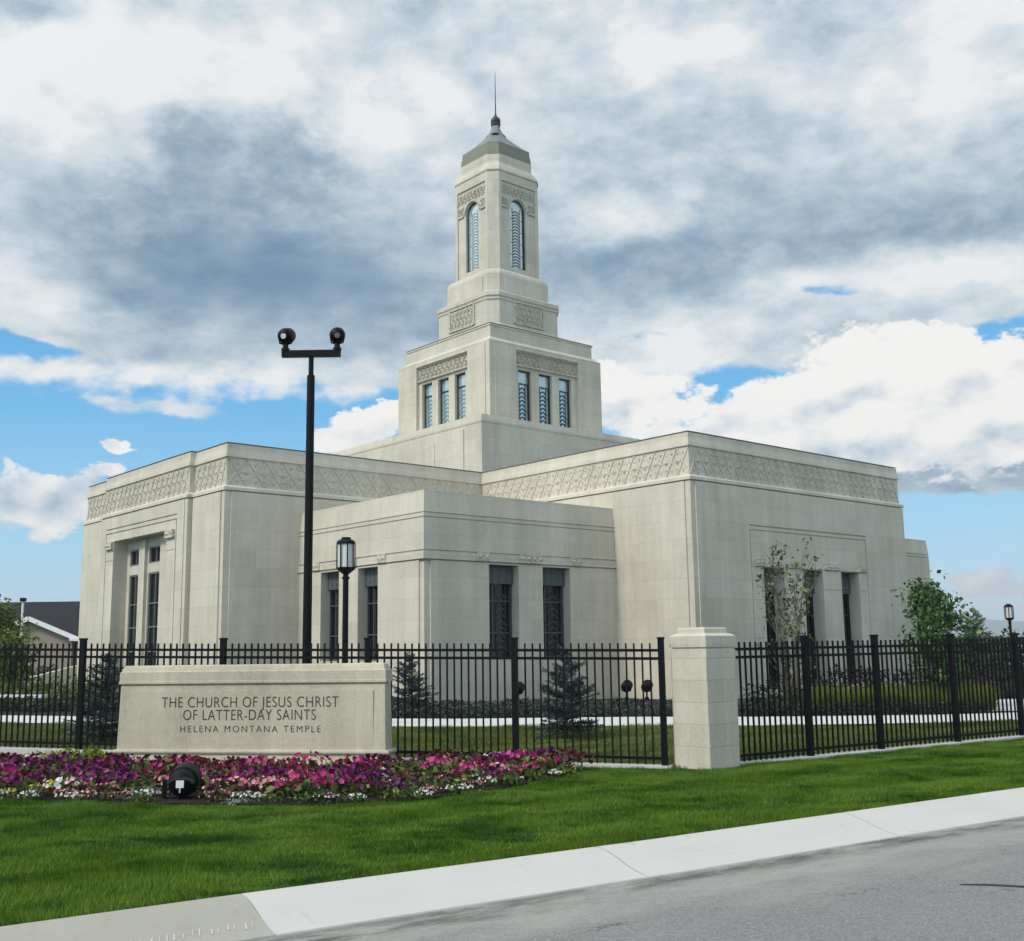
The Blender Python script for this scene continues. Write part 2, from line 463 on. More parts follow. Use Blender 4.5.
def leaf_mat(name, stops, spec=0.3, rough=0.55, trans=0.25, patch=None):
    """leaf colours vary from leaf to leaf (random per island)"""
    m_, t, b = mat(name)
    geo = t.new('ShaderNodeNewGeometry')
    c = t.ramp(geo.outputs['Random Per Island'], stops)
    if patch:
        tc = t.new('ShaderNodeTexCoord').outputs['Object']
        n = t.noise(tc, patch[0], 5, 0.65)
        nf = t.noise(t.vm('MULTIPLY', tc, (0.55, 1.6, 1.0)), 2.2, 4, 0.7)
        f = t.m('MULTIPLY_ADD', nf, 0.45, t.m('MULTIPLY', n, 0.55))
        c = t.mix(t.step(f, 0.40, 0.62), c, t.mix(0.5, c, patch[1]))
        c = t.mix(t.m('MULTIPLY', t.step(f, 0.52, 0.38), 0.7), c, patch[2])
    t.put(b.inputs['Base Color'], c)
    b.inputs['Roughness'].default_value = rough
    b.inputs['Specular IOR Level'].default_value = spec
    if trans:
        tr = t.new('ShaderNodeBsdfTranslucent')
        t.put(tr.inputs[0], c)
        mx = t.new('ShaderNodeMixShader')
        mx.inputs[0].default_value = trans
        t.l.new(b.outputs[0], mx.inputs[1])
        t.l.new(tr.outputs[0], mx.inputs[2])
        t.l.new(mx.outputs[0], t.n['Material Output'].inputs[0])
    return m_


GRASS = leaf_mat('grass_blade', [(0, (0.03, 0.10, 0.005)), (0.5, (0.054, 0.165, 0.009)), (0.88, (0.115, 0.245, 0.018)), (1.0, (0.25, 0.28, 0.09))], 0.2, 0.6, 0.3,
                 patch=(0.8, (0.19, 0.26, 0.025), (0.009, 0.042, 0.006)))
BACKGRASS = leaf_mat('back_grass_blade', [(0, (0.06, 0.105, 0.015)), (0.6, (0.12, 0.18, 0.03)), (1.0, (0.23, 0.24, 0.08))], 0.2, 0.6, 0.3,
                     patch=(0.5, (0.19, 0.19, 0.06), (0.025, 0.06, 0.01)))
SPRUCE = leaf_mat('spruce_needle', [(0, (0.02, 0.034, 0.030)), (0.5, (0.045, 0.068, 0.064)), (1.0, (0.13, 0.17, 0.17))], 0.25, 0.6, 0.1)
MAPLE = leaf_mat('maple_leaf', [(0, (0.014, 0.045, 0.010)), (0.5, (0.04, 0.105, 0.02)), (0.9, (0.10, 0.18, 0.045)), (1.0, (0.20, 0.27, 0.10))], 0.35, 0.5, 0.2)
LIMELEAF = leaf_mat('pale_tree_leaf', [(0, (0.02, 0.03, 0.007)), (0.5, (0.075, 0.095, 0.022)), (1.0, (0.18, 0.20, 0.06))], 0.35, 0.5, 0.25)
YOUNGLEAF = leaf_mat('young_tree_leaf', [(0, (0.03, 0.055, 0.008)), (0.5, (0.08, 0.12, 0.016)), (1.0, (0.17, 0.19, 0.035))], 0.3, 0.5, 0.25)
DARKLEAF = leaf_mat('dark_shrub_leaf', [(0, (0.008, 0.015, 0.008)), (0.7, (0.02, 0.035, 0.018)), (1.0, (0.05, 0.07, 0.04))], 0.3, 0.5, 0.1)
JUNIPER = leaf_mat('juniper_needle', [(0, (0.02, 0.03, 0.02)), (0.6, (0.045, 0.06, 0.045)), (1.0, (0.10, 0.12, 0.095))], 0.25, 0.6, 0.1)
REDLEAF = leaf_mat('red_shrub_leaf', [(0, (0.010, 0.006, 0.007)), (0.6, (0.028, 0.010, 0.012)), (1.0, (0.07, 0.018, 0.022))], 0.3, 0.5, 0.1)
GOLDGRASS = leaf_mat('gold_grass', [(0, (0.08, 0.12, 0.015)), (0.6, (0.19, 0.23, 0.035)), (1.0, (0.34, 0.35, 0.08))], 0.25, 0.6, 0.3)
BEDLEAF = leaf_mat('bedding_leaf', [(0, (0.015, 0.03, 0.006)), (0.4, (0.045, 0.08, 0.015)), (0.8, (0.11, 0.16, 0.03)), (1.0, (0.24, 0.27, 0.07))], 0.3, 0.5, 0.2)
MAROONLEAF = leaf_mat('maroon_leaf', [(0, (0.02, 0.012, 0.010)), (0.4, (0.06, 0.022, 0.026)), (0.8, (0.10, 0.09, 0.03)), (1.0, (0.20, 0.20, 0.06))], 0.3, 0.5, 0.15)
SILVERLEAF = leaf_mat('silver_leaf', [(0, (0.16, 0.17, 0.15)), (0.5, (0.30, 0.31, 0.28)), (1.0, (0.45, 0.45, 0.40))], 0.2, 0.7, 0.15)
LIMEBED = leaf_mat('lime_leaf', [(0, (0.07, 0.09, 0.008)), (0.5, (0.17, 0.20, 0.014)), (1.0, (0.32, 0.33, 0.03))], 0.3, 0.5, 0.3)
FL = {
    'magenta': leaf_mat('magenta_petal', [(0, (0.17, 0.006, 0.06)), (0.5, (0.40, 0.02, 0.15)), (1.0, (0.66, 0.16, 0.34))], 0.2, 0.6, 0.25),
    'purple': leaf_mat('purple_petal', [(0, (0.035, 0.003, 0.026)), (0.6, (0.10, 0.006, 0.075)), (1.0, (0.26, 0.03, 0.19))], 0.2, 0.6, 0.25),
    'maroon': leaf_mat('maroon_petal', [(0, (0.06, 0.004, 0.014)), (0.6, (0.19, 0.010, 0.05)), (1.0, (0.42, 0.08, 0.13))], 0.2, 0.6, 0.25),
    'pink': leaf_mat('pink_petal', [(0, (0.50, 0.12, 0.20)), (0.5, (0.68, 0.30, 0.34)), (1.0, (0.78, 0.55, 0.50))], 0.2, 0.6, 0.25),
    'white': leaf_mat('white_petal', [(0, (0.55, 0.55, 0.50)), (0.5, (0.72, 0.72, 0.69)), (1.0, (0.80, 0.80, 0.78))], 0.2, 0.6, 0.2),
    'yellow': leaf_mat('yellow_petal', [(0, (0.45, 0.34, 0.02)), (0.5, (0.58, 0.50, 0.06)), (1.0, (0.66, 0.62, 0.22))], 0.2, 0.6, 0.2),
    'red': leaf_mat('red_petal', [(0, (0.10, 0.006, 0.010)), (0.7, (0.22, 0.012, 0.02)), (1.0, (0.45, 0.16, 0.08))], 0.2, 0.6, 0.2),
}


# ------------------------------------------------------------------ mesh helpers
class MB:
    def __init__(s):
        s.v = []
        s.f = []
        s.mi = []

    def add(s, vs, fs, mi=0):
        o = len(s.v)
        s.v += [tuple(p) for p in vs]
        s.f += [tuple(i + o for i in f) for f in fs]
        s.mi += [mi] * len(fs)

    def quad(s, a, b, c, d, mi=0):
        s.add((a, b, c, d), ((0, 1, 2, 3),), mi)

    def box(s, x0, x1, y0, y1, z0, z1, mi=0):
        vs = [(x, y, z) for z in (z0, z1) for (x, y) in ((x0, y0), (x1, y0), (x1, y1), (x0, y1))]
        s.add(vs, ((3, 2, 1, 0), (4, 5, 6, 7), (0, 1, 5, 4), (1, 2, 6, 5), (2, 3, 7, 6), (3, 0, 4, 7)), mi)

    def bar(s, p0, p1, w, h, up=(0, 0, 1), mi=0):
        p0, p1 = Vector(p0), Vector(p1)
        d = (p1 - p0).normalized()
        u = Vector(up)
        sx = d.cross(u)
        if sx.length < 1e-4:
            sx = d.cross(Vector((1, 0, 0)))
        sx.normalize()
        sz = sx.cross(d)
        c = [(-1, -1), (1, -1), (1, 1), (-1, 1)]
        vs = [p + sx * (a * w / 2) + sz * (b * h / 2) for p in (p0, p1) for a, b in c]
        s.add(vs, ((3, 2, 1, 0), (4, 5, 6, 7), (0, 1, 5, 4), (1, 2, 6, 5), (2, 3, 7, 6), (3, 0, 4, 7)), mi)

    def tube(s, pts, rad, n=8, cap=True, mi=0):
        pts = [Vector(p) for p in pts]
        rings = []
        for i, p in enumerate(pts):
            d = (pts[min(i + 1, len(pts) - 1)] - pts[max(i - 1, 0)]).normalized()
            a = d.cross(Vector((0.31, 0.95, 0.05)))
            if a.length < 1e-3:
                a = d.cross(Vector((1, 0, 0)))
            a.normalize()
            b = d.cross(a)
            r = rad[i] if isinstance(rad, (list, tuple)) else rad
            rings.append([p + (a * math.cos(2 * math.pi * k / n) + b * math.sin(2 * math.pi * k / n)) * r for k in range(n)])
        vs = [q for r in rings for q in r]
        fs = [(i * n + k, i * n + (k + 1) % n, (i + 1) * n + (k + 1) % n, (i + 1) * n + k) for i in range(len(pts) - 1) for k in range(n)]
        if cap:
            fs += [tuple(range(n))[::-1], tuple((len(pts) - 1) * n + k for k in range(n))]
        s.add(vs, fs, mi)

    def lathe(s, c, prof, n=16, mi=0, axis=None):
        """prof: (radius, height) pairs along axis (default z)"""
        M = Matrix.Identity(3) if axis is None else Vector(axis).to_track_quat('Z', 'Y').to_matrix()
        c = Vector(c)
        vs = [c + M @ Vector((r * math.cos(2 * math.pi * k / n), r * math.sin(2 * math.pi * k / n), z)) for r, z in prof for k in range(n)]
        fs = [(i * n + k, i * n + (k + 1) % n, (i + 1) * n + (k + 1) % n, (i + 1) * n + k) for i in range(len(prof) - 1) for k in range(n)]
        fs += [tuple(range(n))[::-1], tuple((len(prof) - 1) * n + k for k in range(n))]
        s.add(vs, fs, mi)

    def stack(s, fp, prof, top=True, mi=0):
        """fp(offset) -> ring of (x, y); prof: (offset, z) pairs from bottom to top"""
        rings = [[(x, y, z) for x, y in fp(o)] for o, z in prof]
        n = len(rings[0])
        vs = [q for r in rings for q in r]
        fs = [(i * n + k, i * n + (k + 1) % n, (i + 1) * n + (k + 1) % n, (i + 1) * n + k) for i in range(len(rings) - 1) for k in range(n)]
        if top:
            fs.append(tuple((len(rings) - 1) * n + k for k in range(n)))
        s.add(vs, fs, mi)

    def prism(s, ring, z0, z1, mi=0):
        s.stack(lambda o: ring, [(0, z0), (0, z1)], True, mi)
        n = len(ring)
        s.add([(x, y, z0) for x, y in ring], (tuple(range(n))[::-1],), mi)

    def facade(s, P, u, n, L, z0, z1, holes=(), strip=0.0, proud=0.0, start=0.0, back=False, mi=0, ends=False, topface=False):
        """rectangular wall skin from point P along u (length L), outward normal n, with recessed holes
        (a0, a1, b0, b1, depth); between the end strips the skin stands 'proud' of the plane"""
        P, u, n = Vector(P), Vector(u), Vector(n)

        def pt(a, z, d):
            q = P + u * a + n * d
            return (q.x, q.y, z)
        a_lo, a_hi = (strip, L - strip) if strip else (0.0, L)
        if strip:
            for a0, a1 in ((0, strip), (L - strip, L)):
                s.quad(pt(a0, z0, 0), pt(a1, z0, 0), pt(a1, z1, 0), pt(a0, z1, 0), mi)
        if proud and (strip or ends):
            s.quad(pt(a_lo, z0, 0), pt(a_lo, z0, proud), pt(a_lo, z1, proud), pt(a_lo, z1, 0), mi)
            s.quad(pt(a_hi, z0, proud), pt(a_hi, z0, 0), pt(a_hi, z1, 0), pt(a_hi, z1, proud), mi)
        if topface and proud:
            s.quad(pt(a_lo, z1, 0), pt(a_lo, z1, proud), pt(a_hi, z1, proud), pt(a_hi, z1, 0), mi)
        xs = sorted({a_lo, a_hi} | {h[0] for h in holes} | {h[1] for h in holes})
        zs = sorted({z0, z1} | {max(z0, h[2]) for h in holes} | {h[3] for h in holes})
        for i in range(len(xs) - 1):
            for j in range(len(zs) - 1):
                cx, cz = (xs[i] + xs[i + 1]) / 2, (zs[j] + zs[j + 1]) / 2
                if any(h[0] < cx < h[1] and h[2] < cz < h[3] for h in holes):
                    continue
                s.quad(pt(xs[i], zs[j], proud), pt(xs[i + 1], zs[j], proud), pt(xs[i + 1], zs[j + 1], proud), pt(xs[i], zs[j + 1], proud), mi)
        for h in holes:
            a0, a1, b0, b1, dp = h[:5]
            b0 = max(b0, z0)
            i_ = proud - dp
            s.quad(pt(a0, b0, proud), pt(a0, b0, i_), pt(a0, b1, i_), pt(a0, b1, proud), mi)
            s.quad(pt(a1, b0, i_), pt(a1, b0, proud), pt(a1, b1, proud), pt(a1, b1, i_), mi)
            s.quad(pt(a0, b1, proud), pt(a0, b1, i_), pt(a1, b1, i_), pt(a1, b1, proud), mi)
            if b0 > z0:
                s.quad(pt(a0, b0, i_), pt(a0, b0, proud), pt(a1, b0, proud), pt(a1, b0, i_), mi)
            if back or (len(h) > 5 and h[5]):
                s.quad(pt(a0, b0, i_), pt(a1, b0, i_), pt(a1, b1, i_), pt(a0, b1, i_), mi)

    def build(s, name, mats, parent=None, smooth=False):
        me = bpy.data.meshes.new(name)
        me.from_pydata(s.v, [], s.f)
        for m_ in (mats if isinstance(mats, (list, tuple)) else [mats]):
            me.materials.append(m_)
        if any(s.mi):
            me.polygons.foreach_set('material_index', s.mi)
        if smooth:
            me.polygons.foreach_set('use_smooth', [True] * len(me.polygons))
        me.update()
        o = bpy.data.objects.new(name, me)
        COL.objects.link(o)
        if parent is not None:
            o.parent = parent
        return o


def np_mesh(name, verts, nper, mats, parent=None, mi=None):
    """verts: (N, nper, 3) array of separate polygons"""
    verts = np.asarray(verts, np.float32)
    N = verts.shape[0]
    me = bpy.data.meshes.new(name)
    me.vertices.add(N * nper)
    me.vertices.foreach_set('co', verts.reshape(-1))
    me.loops.add(N * nper)
    me.loops.foreach_set('vertex_index', np.arange(N * nper, dtype=np.int32))
    me.polygons.add(N)
    me.polygons.foreach_set('loop_start', np.arange(0, N * nper, nper, dtype=np.int32))
    me.polygons.foreach_set('loop_total', np.full(N, nper, np.int32))
    for m_ in (mats if isinstance(mats, (list, tuple)) else [mats]):
        me.materials.append(m_)
    if mi is not None:
        me.polygons.foreach_set('material_index', np.asarray(mi, np.int32))
    me.update(calc_edges=True)
    o = bpy.data.objects.new(name, me)
    COL.objects.link(o)
    if parent is not None:
        o.parent = parent
    return o


def tag(o, label, cat, group=None):
    o['label'] = label
    o['category'] = cat
    if 'kind' not in o:
        o['kind'] = 'thing'
    if group:
        o['group'] = group
    return o


def thing(name, label, cat, loc=(0, 0, 0), rz=0.0, group=None):
    o = bpy.data.objects.new(name, None)
    o.empty_display_size = 0.3
    COL.objects.link(o)
    o.location = loc
    o.rotation_euler = (0, 0, rz)
    return tag(o, label, cat, group)


def struct(o):
    o['kind'] = 'structure'
    return o


def stuff(o):
    o['kind'] = 'stuff'
    return o


def copy_thing(r, loc, rz=0.0, sc=1.0, label=None, group=None):
    c = r.copy()
    COL.objects.link(c)
    c.location = loc
    c.rotation_euler = (0, 0, rz)
    c.scale = (sc, sc, sc)
    if label:
        c['label'] = label
    if group:
        c['group'] = group
    for ch in list(r.children):
        d = ch.copy()
        COL.objects.link(d)
        d.parent = c
        for g in list(ch.children):
            e = g.copy()
            COL.objects.link(e)
            e.parent = d
    return c


RNG = np.random.default_rng(11)
random.seed(7)


def leaves(centres, size, aspect=0.55, rng=RNG, up=0.0, jitter=0.35):
    """diamond leaves at the given centres -> (N, 4, 3)"""
    c = np.asarray(centres, float)
    N = len(c)
    a = rng.normal(size=(N, 3))
    a[:, 2] += up
    a /= np.linalg.norm(a, axis=1)[:, None]
    b = rng.normal(size=(N, 3))
    b -= a * (a * b).sum(1)[:, None]
    b /= np.linalg.norm(b, axis=1)[:, None]
    s_ = size * (1 + jitter * rng.normal(size=N).clip(-1.5, 1.5))[:, None]
    return np.stack([c - b * s_ * 0.5, c + np.cross(a, b) * s_ * aspect * 0.5, c + b * s_ * 0.5, c - np.cross(a, b) * s_ * aspect * 0.5], 1)


def strip_mesh(name, left, right, zl, zr, m_, parent=None):
    """a ribbon between two polylines"""
    n = len(left)
    vs = [(x, y, zl) for x, y in left] + [(x, y, zr) for x, y in right]
    fs = [(i, i + 1, n + i + 1, n + i) for i in range(n - 1)]
    mb = MB()
    mb.add(vs, fs)
    return mb.build(name, m_, parent)


# ------------------------------------------------------------------ ground, kerb, road, paths
KERB_BACK = [(-62, -30.5), (-20, -3.62), (-3.2, 7.16), (-1.92, 8.0), (1.06, 9.88), (5.8, 13.03), (14.0, 18.62), (60, 49.7), (400, 280)]


def off_line(pts, d):
    out = []
    for i, p in enumerate(pts):
        a = Vector(pts[max(i - 1, 0)])
        b = Vector(pts[min(i + 1, len(pts) - 1)])
        t_ = (b - a).normalized()
        out.append((p[0] + t_.y * d, p[1] - t_.x * d))
    return out


mb = MB()
gp = KERB_BACK + [(5000, 3600), (5000, 7000), (-7000, 7000), (-7000, -4000), (-4000, -2560)]
mb.add([(x, y, GZ) for x, y in gp], (tuple(range(len(gp))),))
ground = struct(mb.build('ground', TURF))

ROAD_IN = off_line(KERB_BACK, 0.70)
strip_mesh('road', off_line(KERB_BACK, 11.5), off_line(KERB_BACK, 0.45), RZ, RZ, ASPHALT)
struct(bpy.data.objects['road'])
strip_mesh('far_verge', off_line(KERB_BACK, 60), off_line(KERB_BACK, 11.5), RZ + 0.1, RZ + 0.1, TURF)
struct(bpy.data.objects['far_verge'])


def ragged(pts, base, amp, seedv, step=0.12):
    """resample a polyline and let it wander sideways by amp around base"""
    rs = random.Random(seedv)
    P = [Vector(p) for p in pts]
    out = []
    w1, w2, w3 = rs.random() * 6, rs.random() * 6, rs.random() * 6
    s = 0.0
    for a, b in zip(P[:-1], P[1:]):
        L = (b - a).length
        d = (b - a) / L
        nrm = Vector((d.y, -d.x))
        k = max(1, int(L / step))
        for i in range(k):
            q = a + d * (L * i / k)
            sw = s + L * i / k
            o = base + amp * (math.sin(sw * 2.1 + w1) * 0.5 + math.sin(sw * 5.3 + w2) * 0.3 + math.sin(sw * 13.7 + w3) * 0.2 + rs.uniform(-0.3, 0.3))
            out.append((q.x + nrm.x * o, q.y + nrm.y * o))
        s += L
    return out


def kerb(name, line, m_, wear=0.0):
    """rolled kerb: flat back, slope, gutter pan"""
    mbk = MB()
    prof = [(-0.02, GZ - 0.12), (-0.02, GZ + 0.012), (0.0, GZ + 0.02), (0.05, GZ + 0.022), (0.16, GZ + 0.012), (0.30, GZ - 0.022), (0.43, GZ - 0.065), (0.55, GZ - 0.092), (0.63, GZ - 0.104), (0.70, RZ + 0.010), (0.72, RZ - 0.05)]
    lines = [off_line(line, d) for d, z in prof]
    n = len(line)
    vs = [(x, y, z) for (d, z), ln in zip(prof, lines) for x, y in ln]
    fs = [(i * n + k, i * n + k + 1, (i + 1) * n + k + 1, (i + 1) * n + k) for i in range(len(prof) - 1) for k in range(n - 1)]
    mbk.add(vs, [f[::-1] for f in fs])
    for k in (0, n - 1):
        mbk.add([vs[i * n + k] for i in range(len(prof))], (tuple(range(len(prof))) if k else tuple(range(len(prof)))[::-1],))
    return struct(mbk.build(name, m_, smooth=False))


def line_between(line, s0, s1):
    """cut a polyline between two arc lengths measured from its first point"""
    out = []
    s = 0.0
    for a, b in zip(line[:-1], line[1:]):
        a, b = Vector(a), Vector(b)
        L = (b - a).length
        lo, hi = max(s0, s), min(s1, s + L)
        if hi > lo:
            for q in (lo, hi):
                p = a + (b - a) * ((q - s) / L)
                if not out or (Vector(out[-1]) - p).length > 1e-4:
                    out.append((p.x, p.y))
        s += L
    return out


_L0 = (Vector(KERB_BACK[0]) - Vector(KERB_BACK[1])).length + (Vector(KERB_BACK[1]) - Vector(KERB_BACK[2])).length
S_NEW = _L0 + (Vector(KERB_BACK[2]) - Vector(KERB_BACK[3])).length
kerb('old_kerb', line_between(KERB_BACK, 0, S_NEW - 0.012), OLDCON)
SCUFF = simple('scuffed_concrete', (0.50, 0.485, 0.45), 0.9, 0, 0.2, 0.2, 30)
mb = MB()
rsc = random.Random(4)
ol = line_between(KERB_BACK, 0, S_NEW - 0.03)
e_, d_ = Vector(ol[-1]), (Vector(ol[-1]) - Vector(ol[-2])).normalized()
n_ = Vector((d_.y, -d_.x))
for i in range(16):
    s_ = 0.06 + 0.055 * i + rsc.uniform(-0.015, 0.015)
    o0, o1 = 0.47 + rsc.uniform(-0.03, 0.02), 0.545 + rsc.uniform(-0.03, 0.003)
    w_ = rsc.uniform(0.003, 0.007)
    zz = lambda o: GZ - 0.065 - (o - 0.43) / 0.12 * 0.027 + 0.004
    q = []
    for o, sg in ((o0, -1), (o1, -1), (o1, 1), (o0, 1)):
        p = e_ - d_ * (s_ + (o - o0) * 0.25) + n_ * o + d_ * (w_ * sg)
        q.append((p.x, p.y, zz(max(0.43, o))))
    mb.add(q, ((0, 1, 2, 3),))
struct(mb.build('kerb_scuffs', SCUFF))
joint = S_NEW
for i, seg in enumerate((3.05, 3.05, 3.05, 3.05, 3.05, 3.05, 3.05, 30, 200)):
    k_ = kerb('new_kerb', line_between(KERB_BACK, joint, joint + seg - 0.022), NEWCON)
    joint += seg

# tar-filled crack on the road
TAR = simple('tar', (0.02, 0.02, 0.021), 0.6, 0, 0.3, 0.3, 12)
mb = MB()
tp = [(3.30, 8.62), (3.50, 8.60), (3.72, 8.52), (3.98, 8.45), (4.4, 8.36), (5.2, 8.3)]
tw = [0.012, 0.03, 0.032, 0.028, 0.022, 0.01]
for (p, q), (w0, w1) in zip(zip(tp[:-1], tp[1:]), zip(tw[:-1], tw[1:])):
    d = (Vector(q) - Vector(p)).normalized()
    k = Vector((-d.y, d.x))
    c = [Vector(p) - k * w0, Vector(q) - k * w1, Vector(q) + k * w1, Vector(p) + k * w0]
    mb.add([(v.x, v.y, RZ + 0.004) for v in c], ((0, 1, 2, 3),))
struct(mb.build('tar_seam', TAR))
# concrete paths behind the fence
PF = [(-30, 35.0), (-20.6, 30.7), (-12.27, 27.9), (-6.5, 25.7), (-1.42, 24.29), (2.62, 23.77), (5.04, 23.27), (8.79, 23.38), (14, 24.2), (24, 27)]
PB = [(-32, 38.0), (-22.5, 34.4), (-13.6, 31.2), (-7.5, 28.7), (-1.57, 27.02), (2.95, 26.73), (5.66, 26.1), (9.75, 25.9), (13.5, 26.7), (23, 29.5)]
struct(strip_mesh('garden_path', PF, PB, GZ + 0.03, GZ + 0.03, PATHCON))
struct(strip_mesh('entrance_plaza', [(10.3, 26.9), (13.0, 26.9), (24, 29.7)], [(12.2, 32.3), (15.5, 32.3), (22, 37)], GZ + 0.034, GZ + 0.034, PATHCON))
# planting bed soil between path and walls
struct(strip_mesh('bed_soil', [(x, y + 0.02) for x, y in PB], [(-33, 44), (-24, 42), (-17, 37.5), (-9, 38), (-2.0, 34), (3.2, 38.5), (8, 33.5), (12.1, 36), (15, 40), (20, 45)], GZ + 0.015, GZ + 0.015, MULCH))

# ------------------------------------------------------------------ the temple
RZB = math.radians(40.9472)
TX, TY = -0.5612, 51.2962
temple = thing('temple', 'large pale stone temple with stepped tower and thin spire behind the black fence', 'temple', (TX, TY, 0), RZB)
NX, NY = (-1, 0), (0, -1)


def rect(x0, x1, y0, y1):
    return lambda o: [(x0 - o, y0 - o), (x1 + o, y0 - o), (x1 + o, y1 + o), (x0 - o, y1 + o)]


def octa(h, c):
    def fp(o):
        H = h + o
        k = c
        return [(-H, -H + k), (-H + k, -H), (H - k, -H), (H, -H + k), (H, H - k), (H - k, H), (-H + k, H), (-H, H - k)]
    return fp


def ledge_profile(zt):
    """upper part of a wing wall: groove, ledge, frieze ground, coping"""
    return [(0.10, 6.80), (0.06, 6.81), (0.06, 6.845), (0.14, 6.85), (0.135, 6.95), (0.02, 7.03), (0.0, 7.04), (0.0, 7.955), (0.055, 7.96), (0.05, 8.02), (0.01, 8.2), (0.0, 8.26), (-0.005, zt - 0.03), (-0.06, zt - 0.028), (-0.06, zt - 0.002)]


W = 6.2


def lattice(mb, P, u, n, L, z0, z1, cell=1.3, proud=0.026, bar_w=0.05):
    """raised diagonal lattice with leaf bosses on a frieze"""
    P, u, n = Vector((*P, 0)), Vector((*u, 0)), Vector((*n, 0))
    k = max(1, round(L / cell))
    w = L / k
    H = z1 - z0
    zc = (z0 + z1) / 2

    def pt(a, z, d):
        return P + u * a + n * d + Vector((0, 0, z))

    def strip_(a0, za, a1, zb, wd, pr):
        dv = Vector((a1 - a0, zb - za)).normalized() * 0.0
        dx, dz = a1 - a0, zb - za
        ln = math.hypot(dx, dz)
        ox, oz = -dz / ln * wd / 2, dx / ln * wd / 2
        q = [(a0 + ox, za + oz), (a0 - ox, za - oz), (a1 - ox, zb - oz), (a1 + ox, zb + oz)]
        base = [pt(a, z, 0.0) for a, z in q]
        mid = [(a0 + ox * .5, za + oz * .5), (a0 - ox * .5, za - oz * .5), (a1 - ox * .5, zb - oz * .5), (a1 + ox * .5, zb + oz * .5)]
        top = [pt(a, z, pr) for a, z in mid]
        mb.add(base + top, ((4, 5, 6, 7), (0, 1, 5, 4), (1, 2, 6, 5), (2, 3, 7, 6), (3, 0, 4, 7)))

    def boss(a, z, ra, rz, pr):
        vs = [pt(a - ra, z, 0), pt(a, z - rz, 0), pt(a + ra, z, 0), pt(a, z + rz, 0), pt(a, z, pr)]
        mb.add(vs, ((0, 1, 4), (1, 2, 4), (2, 3, 4), (3, 0, 4)))
    for i in range(k):
        a = i * w
        strip_(a, z0, a + w / 2, z1, bar_w, proud)
        strip_(a + w / 2, z1, a + w, z0, bar_w, proud)
        strip_(a, z1, a + w / 2, z0, bar_w, proud * 0.93)
        strip_(a + w / 2, z0, a + w, z1, bar_w, proud * 0.93)
        for ca, cz in ((a + w / 4, zc), (a + 3 * w / 4, zc)):
            pass
        for ca in (a + w / 2, a + w):
            if ca > L - 0.05:
                continue
            boss(ca, zc, w * 0.11, H * 0.17, proud * 2.2)
            boss(ca, zc + H * 0.27, w * 0.05, H * 0.08, proud * 1.5)
            boss(ca, zc - H * 0.27, w * 0.05, H * 0.08, proud * 1.5)
            boss(ca - w * 0.135, zc, w * 0.03, H * 0.06, proud * 1.2)
            boss(ca + w * 0.135, zc, w * 0.03, H * 0.06, proud * 1.2)
        for ca in (a + w * 0.25, a + w * 0.75):
            boss(ca, zc + H * 0.33, w * 0.07, H * 0.12, proud * 1.5)
            boss(ca, zc - H * 0.33, w * 0.07, H * 0.12, proud * 1.5)


def ornament(mb, P, u, n, a0, a1, z0, z1, proud):
    """small carved block: a tablet with three bosses"""
    P3, u3, n3 = Vector((*P, 0)), Vector((*u, 0)), Vector((*n, 0))

    def pt(a, z, d):
        return P3 + u3 * a + n3 * d + Vector((0, 0, z))
    q = [(a0, z0), (a1, z0), (a1, z1), (a0, z1)]
    vs = [pt(a, z, 0) for a, z in q] + [pt(a, z, proud) for a, z in q]
    mb.add(vs, ((4, 5, 6, 7), (0, 1, 5, 4), (1, 2, 6, 5), (2, 3, 7, 6), (3, 0, 4, 7)))
    k = max(2, int((a1 - a0) / 0.2))
    for i in range(k):
        c = a0 + (a1 - a0) * (i + 0.5) / k
        r = (a1 - a0) / k * 0.32
        zc, hz = (z0 + z1) / 2, (z1 - z0) * 0.3
        vs = [pt(c - r, zc, proud), pt(c, zc - hz, proud), pt(c + r, zc, proud), pt(c, zc + hz, proud), pt(c, zc, proud + 0.05)]
        mb.add(vs, ((0, 1, 4), (1, 2, 4), (2, 3, 4), (3, 0, 4)))


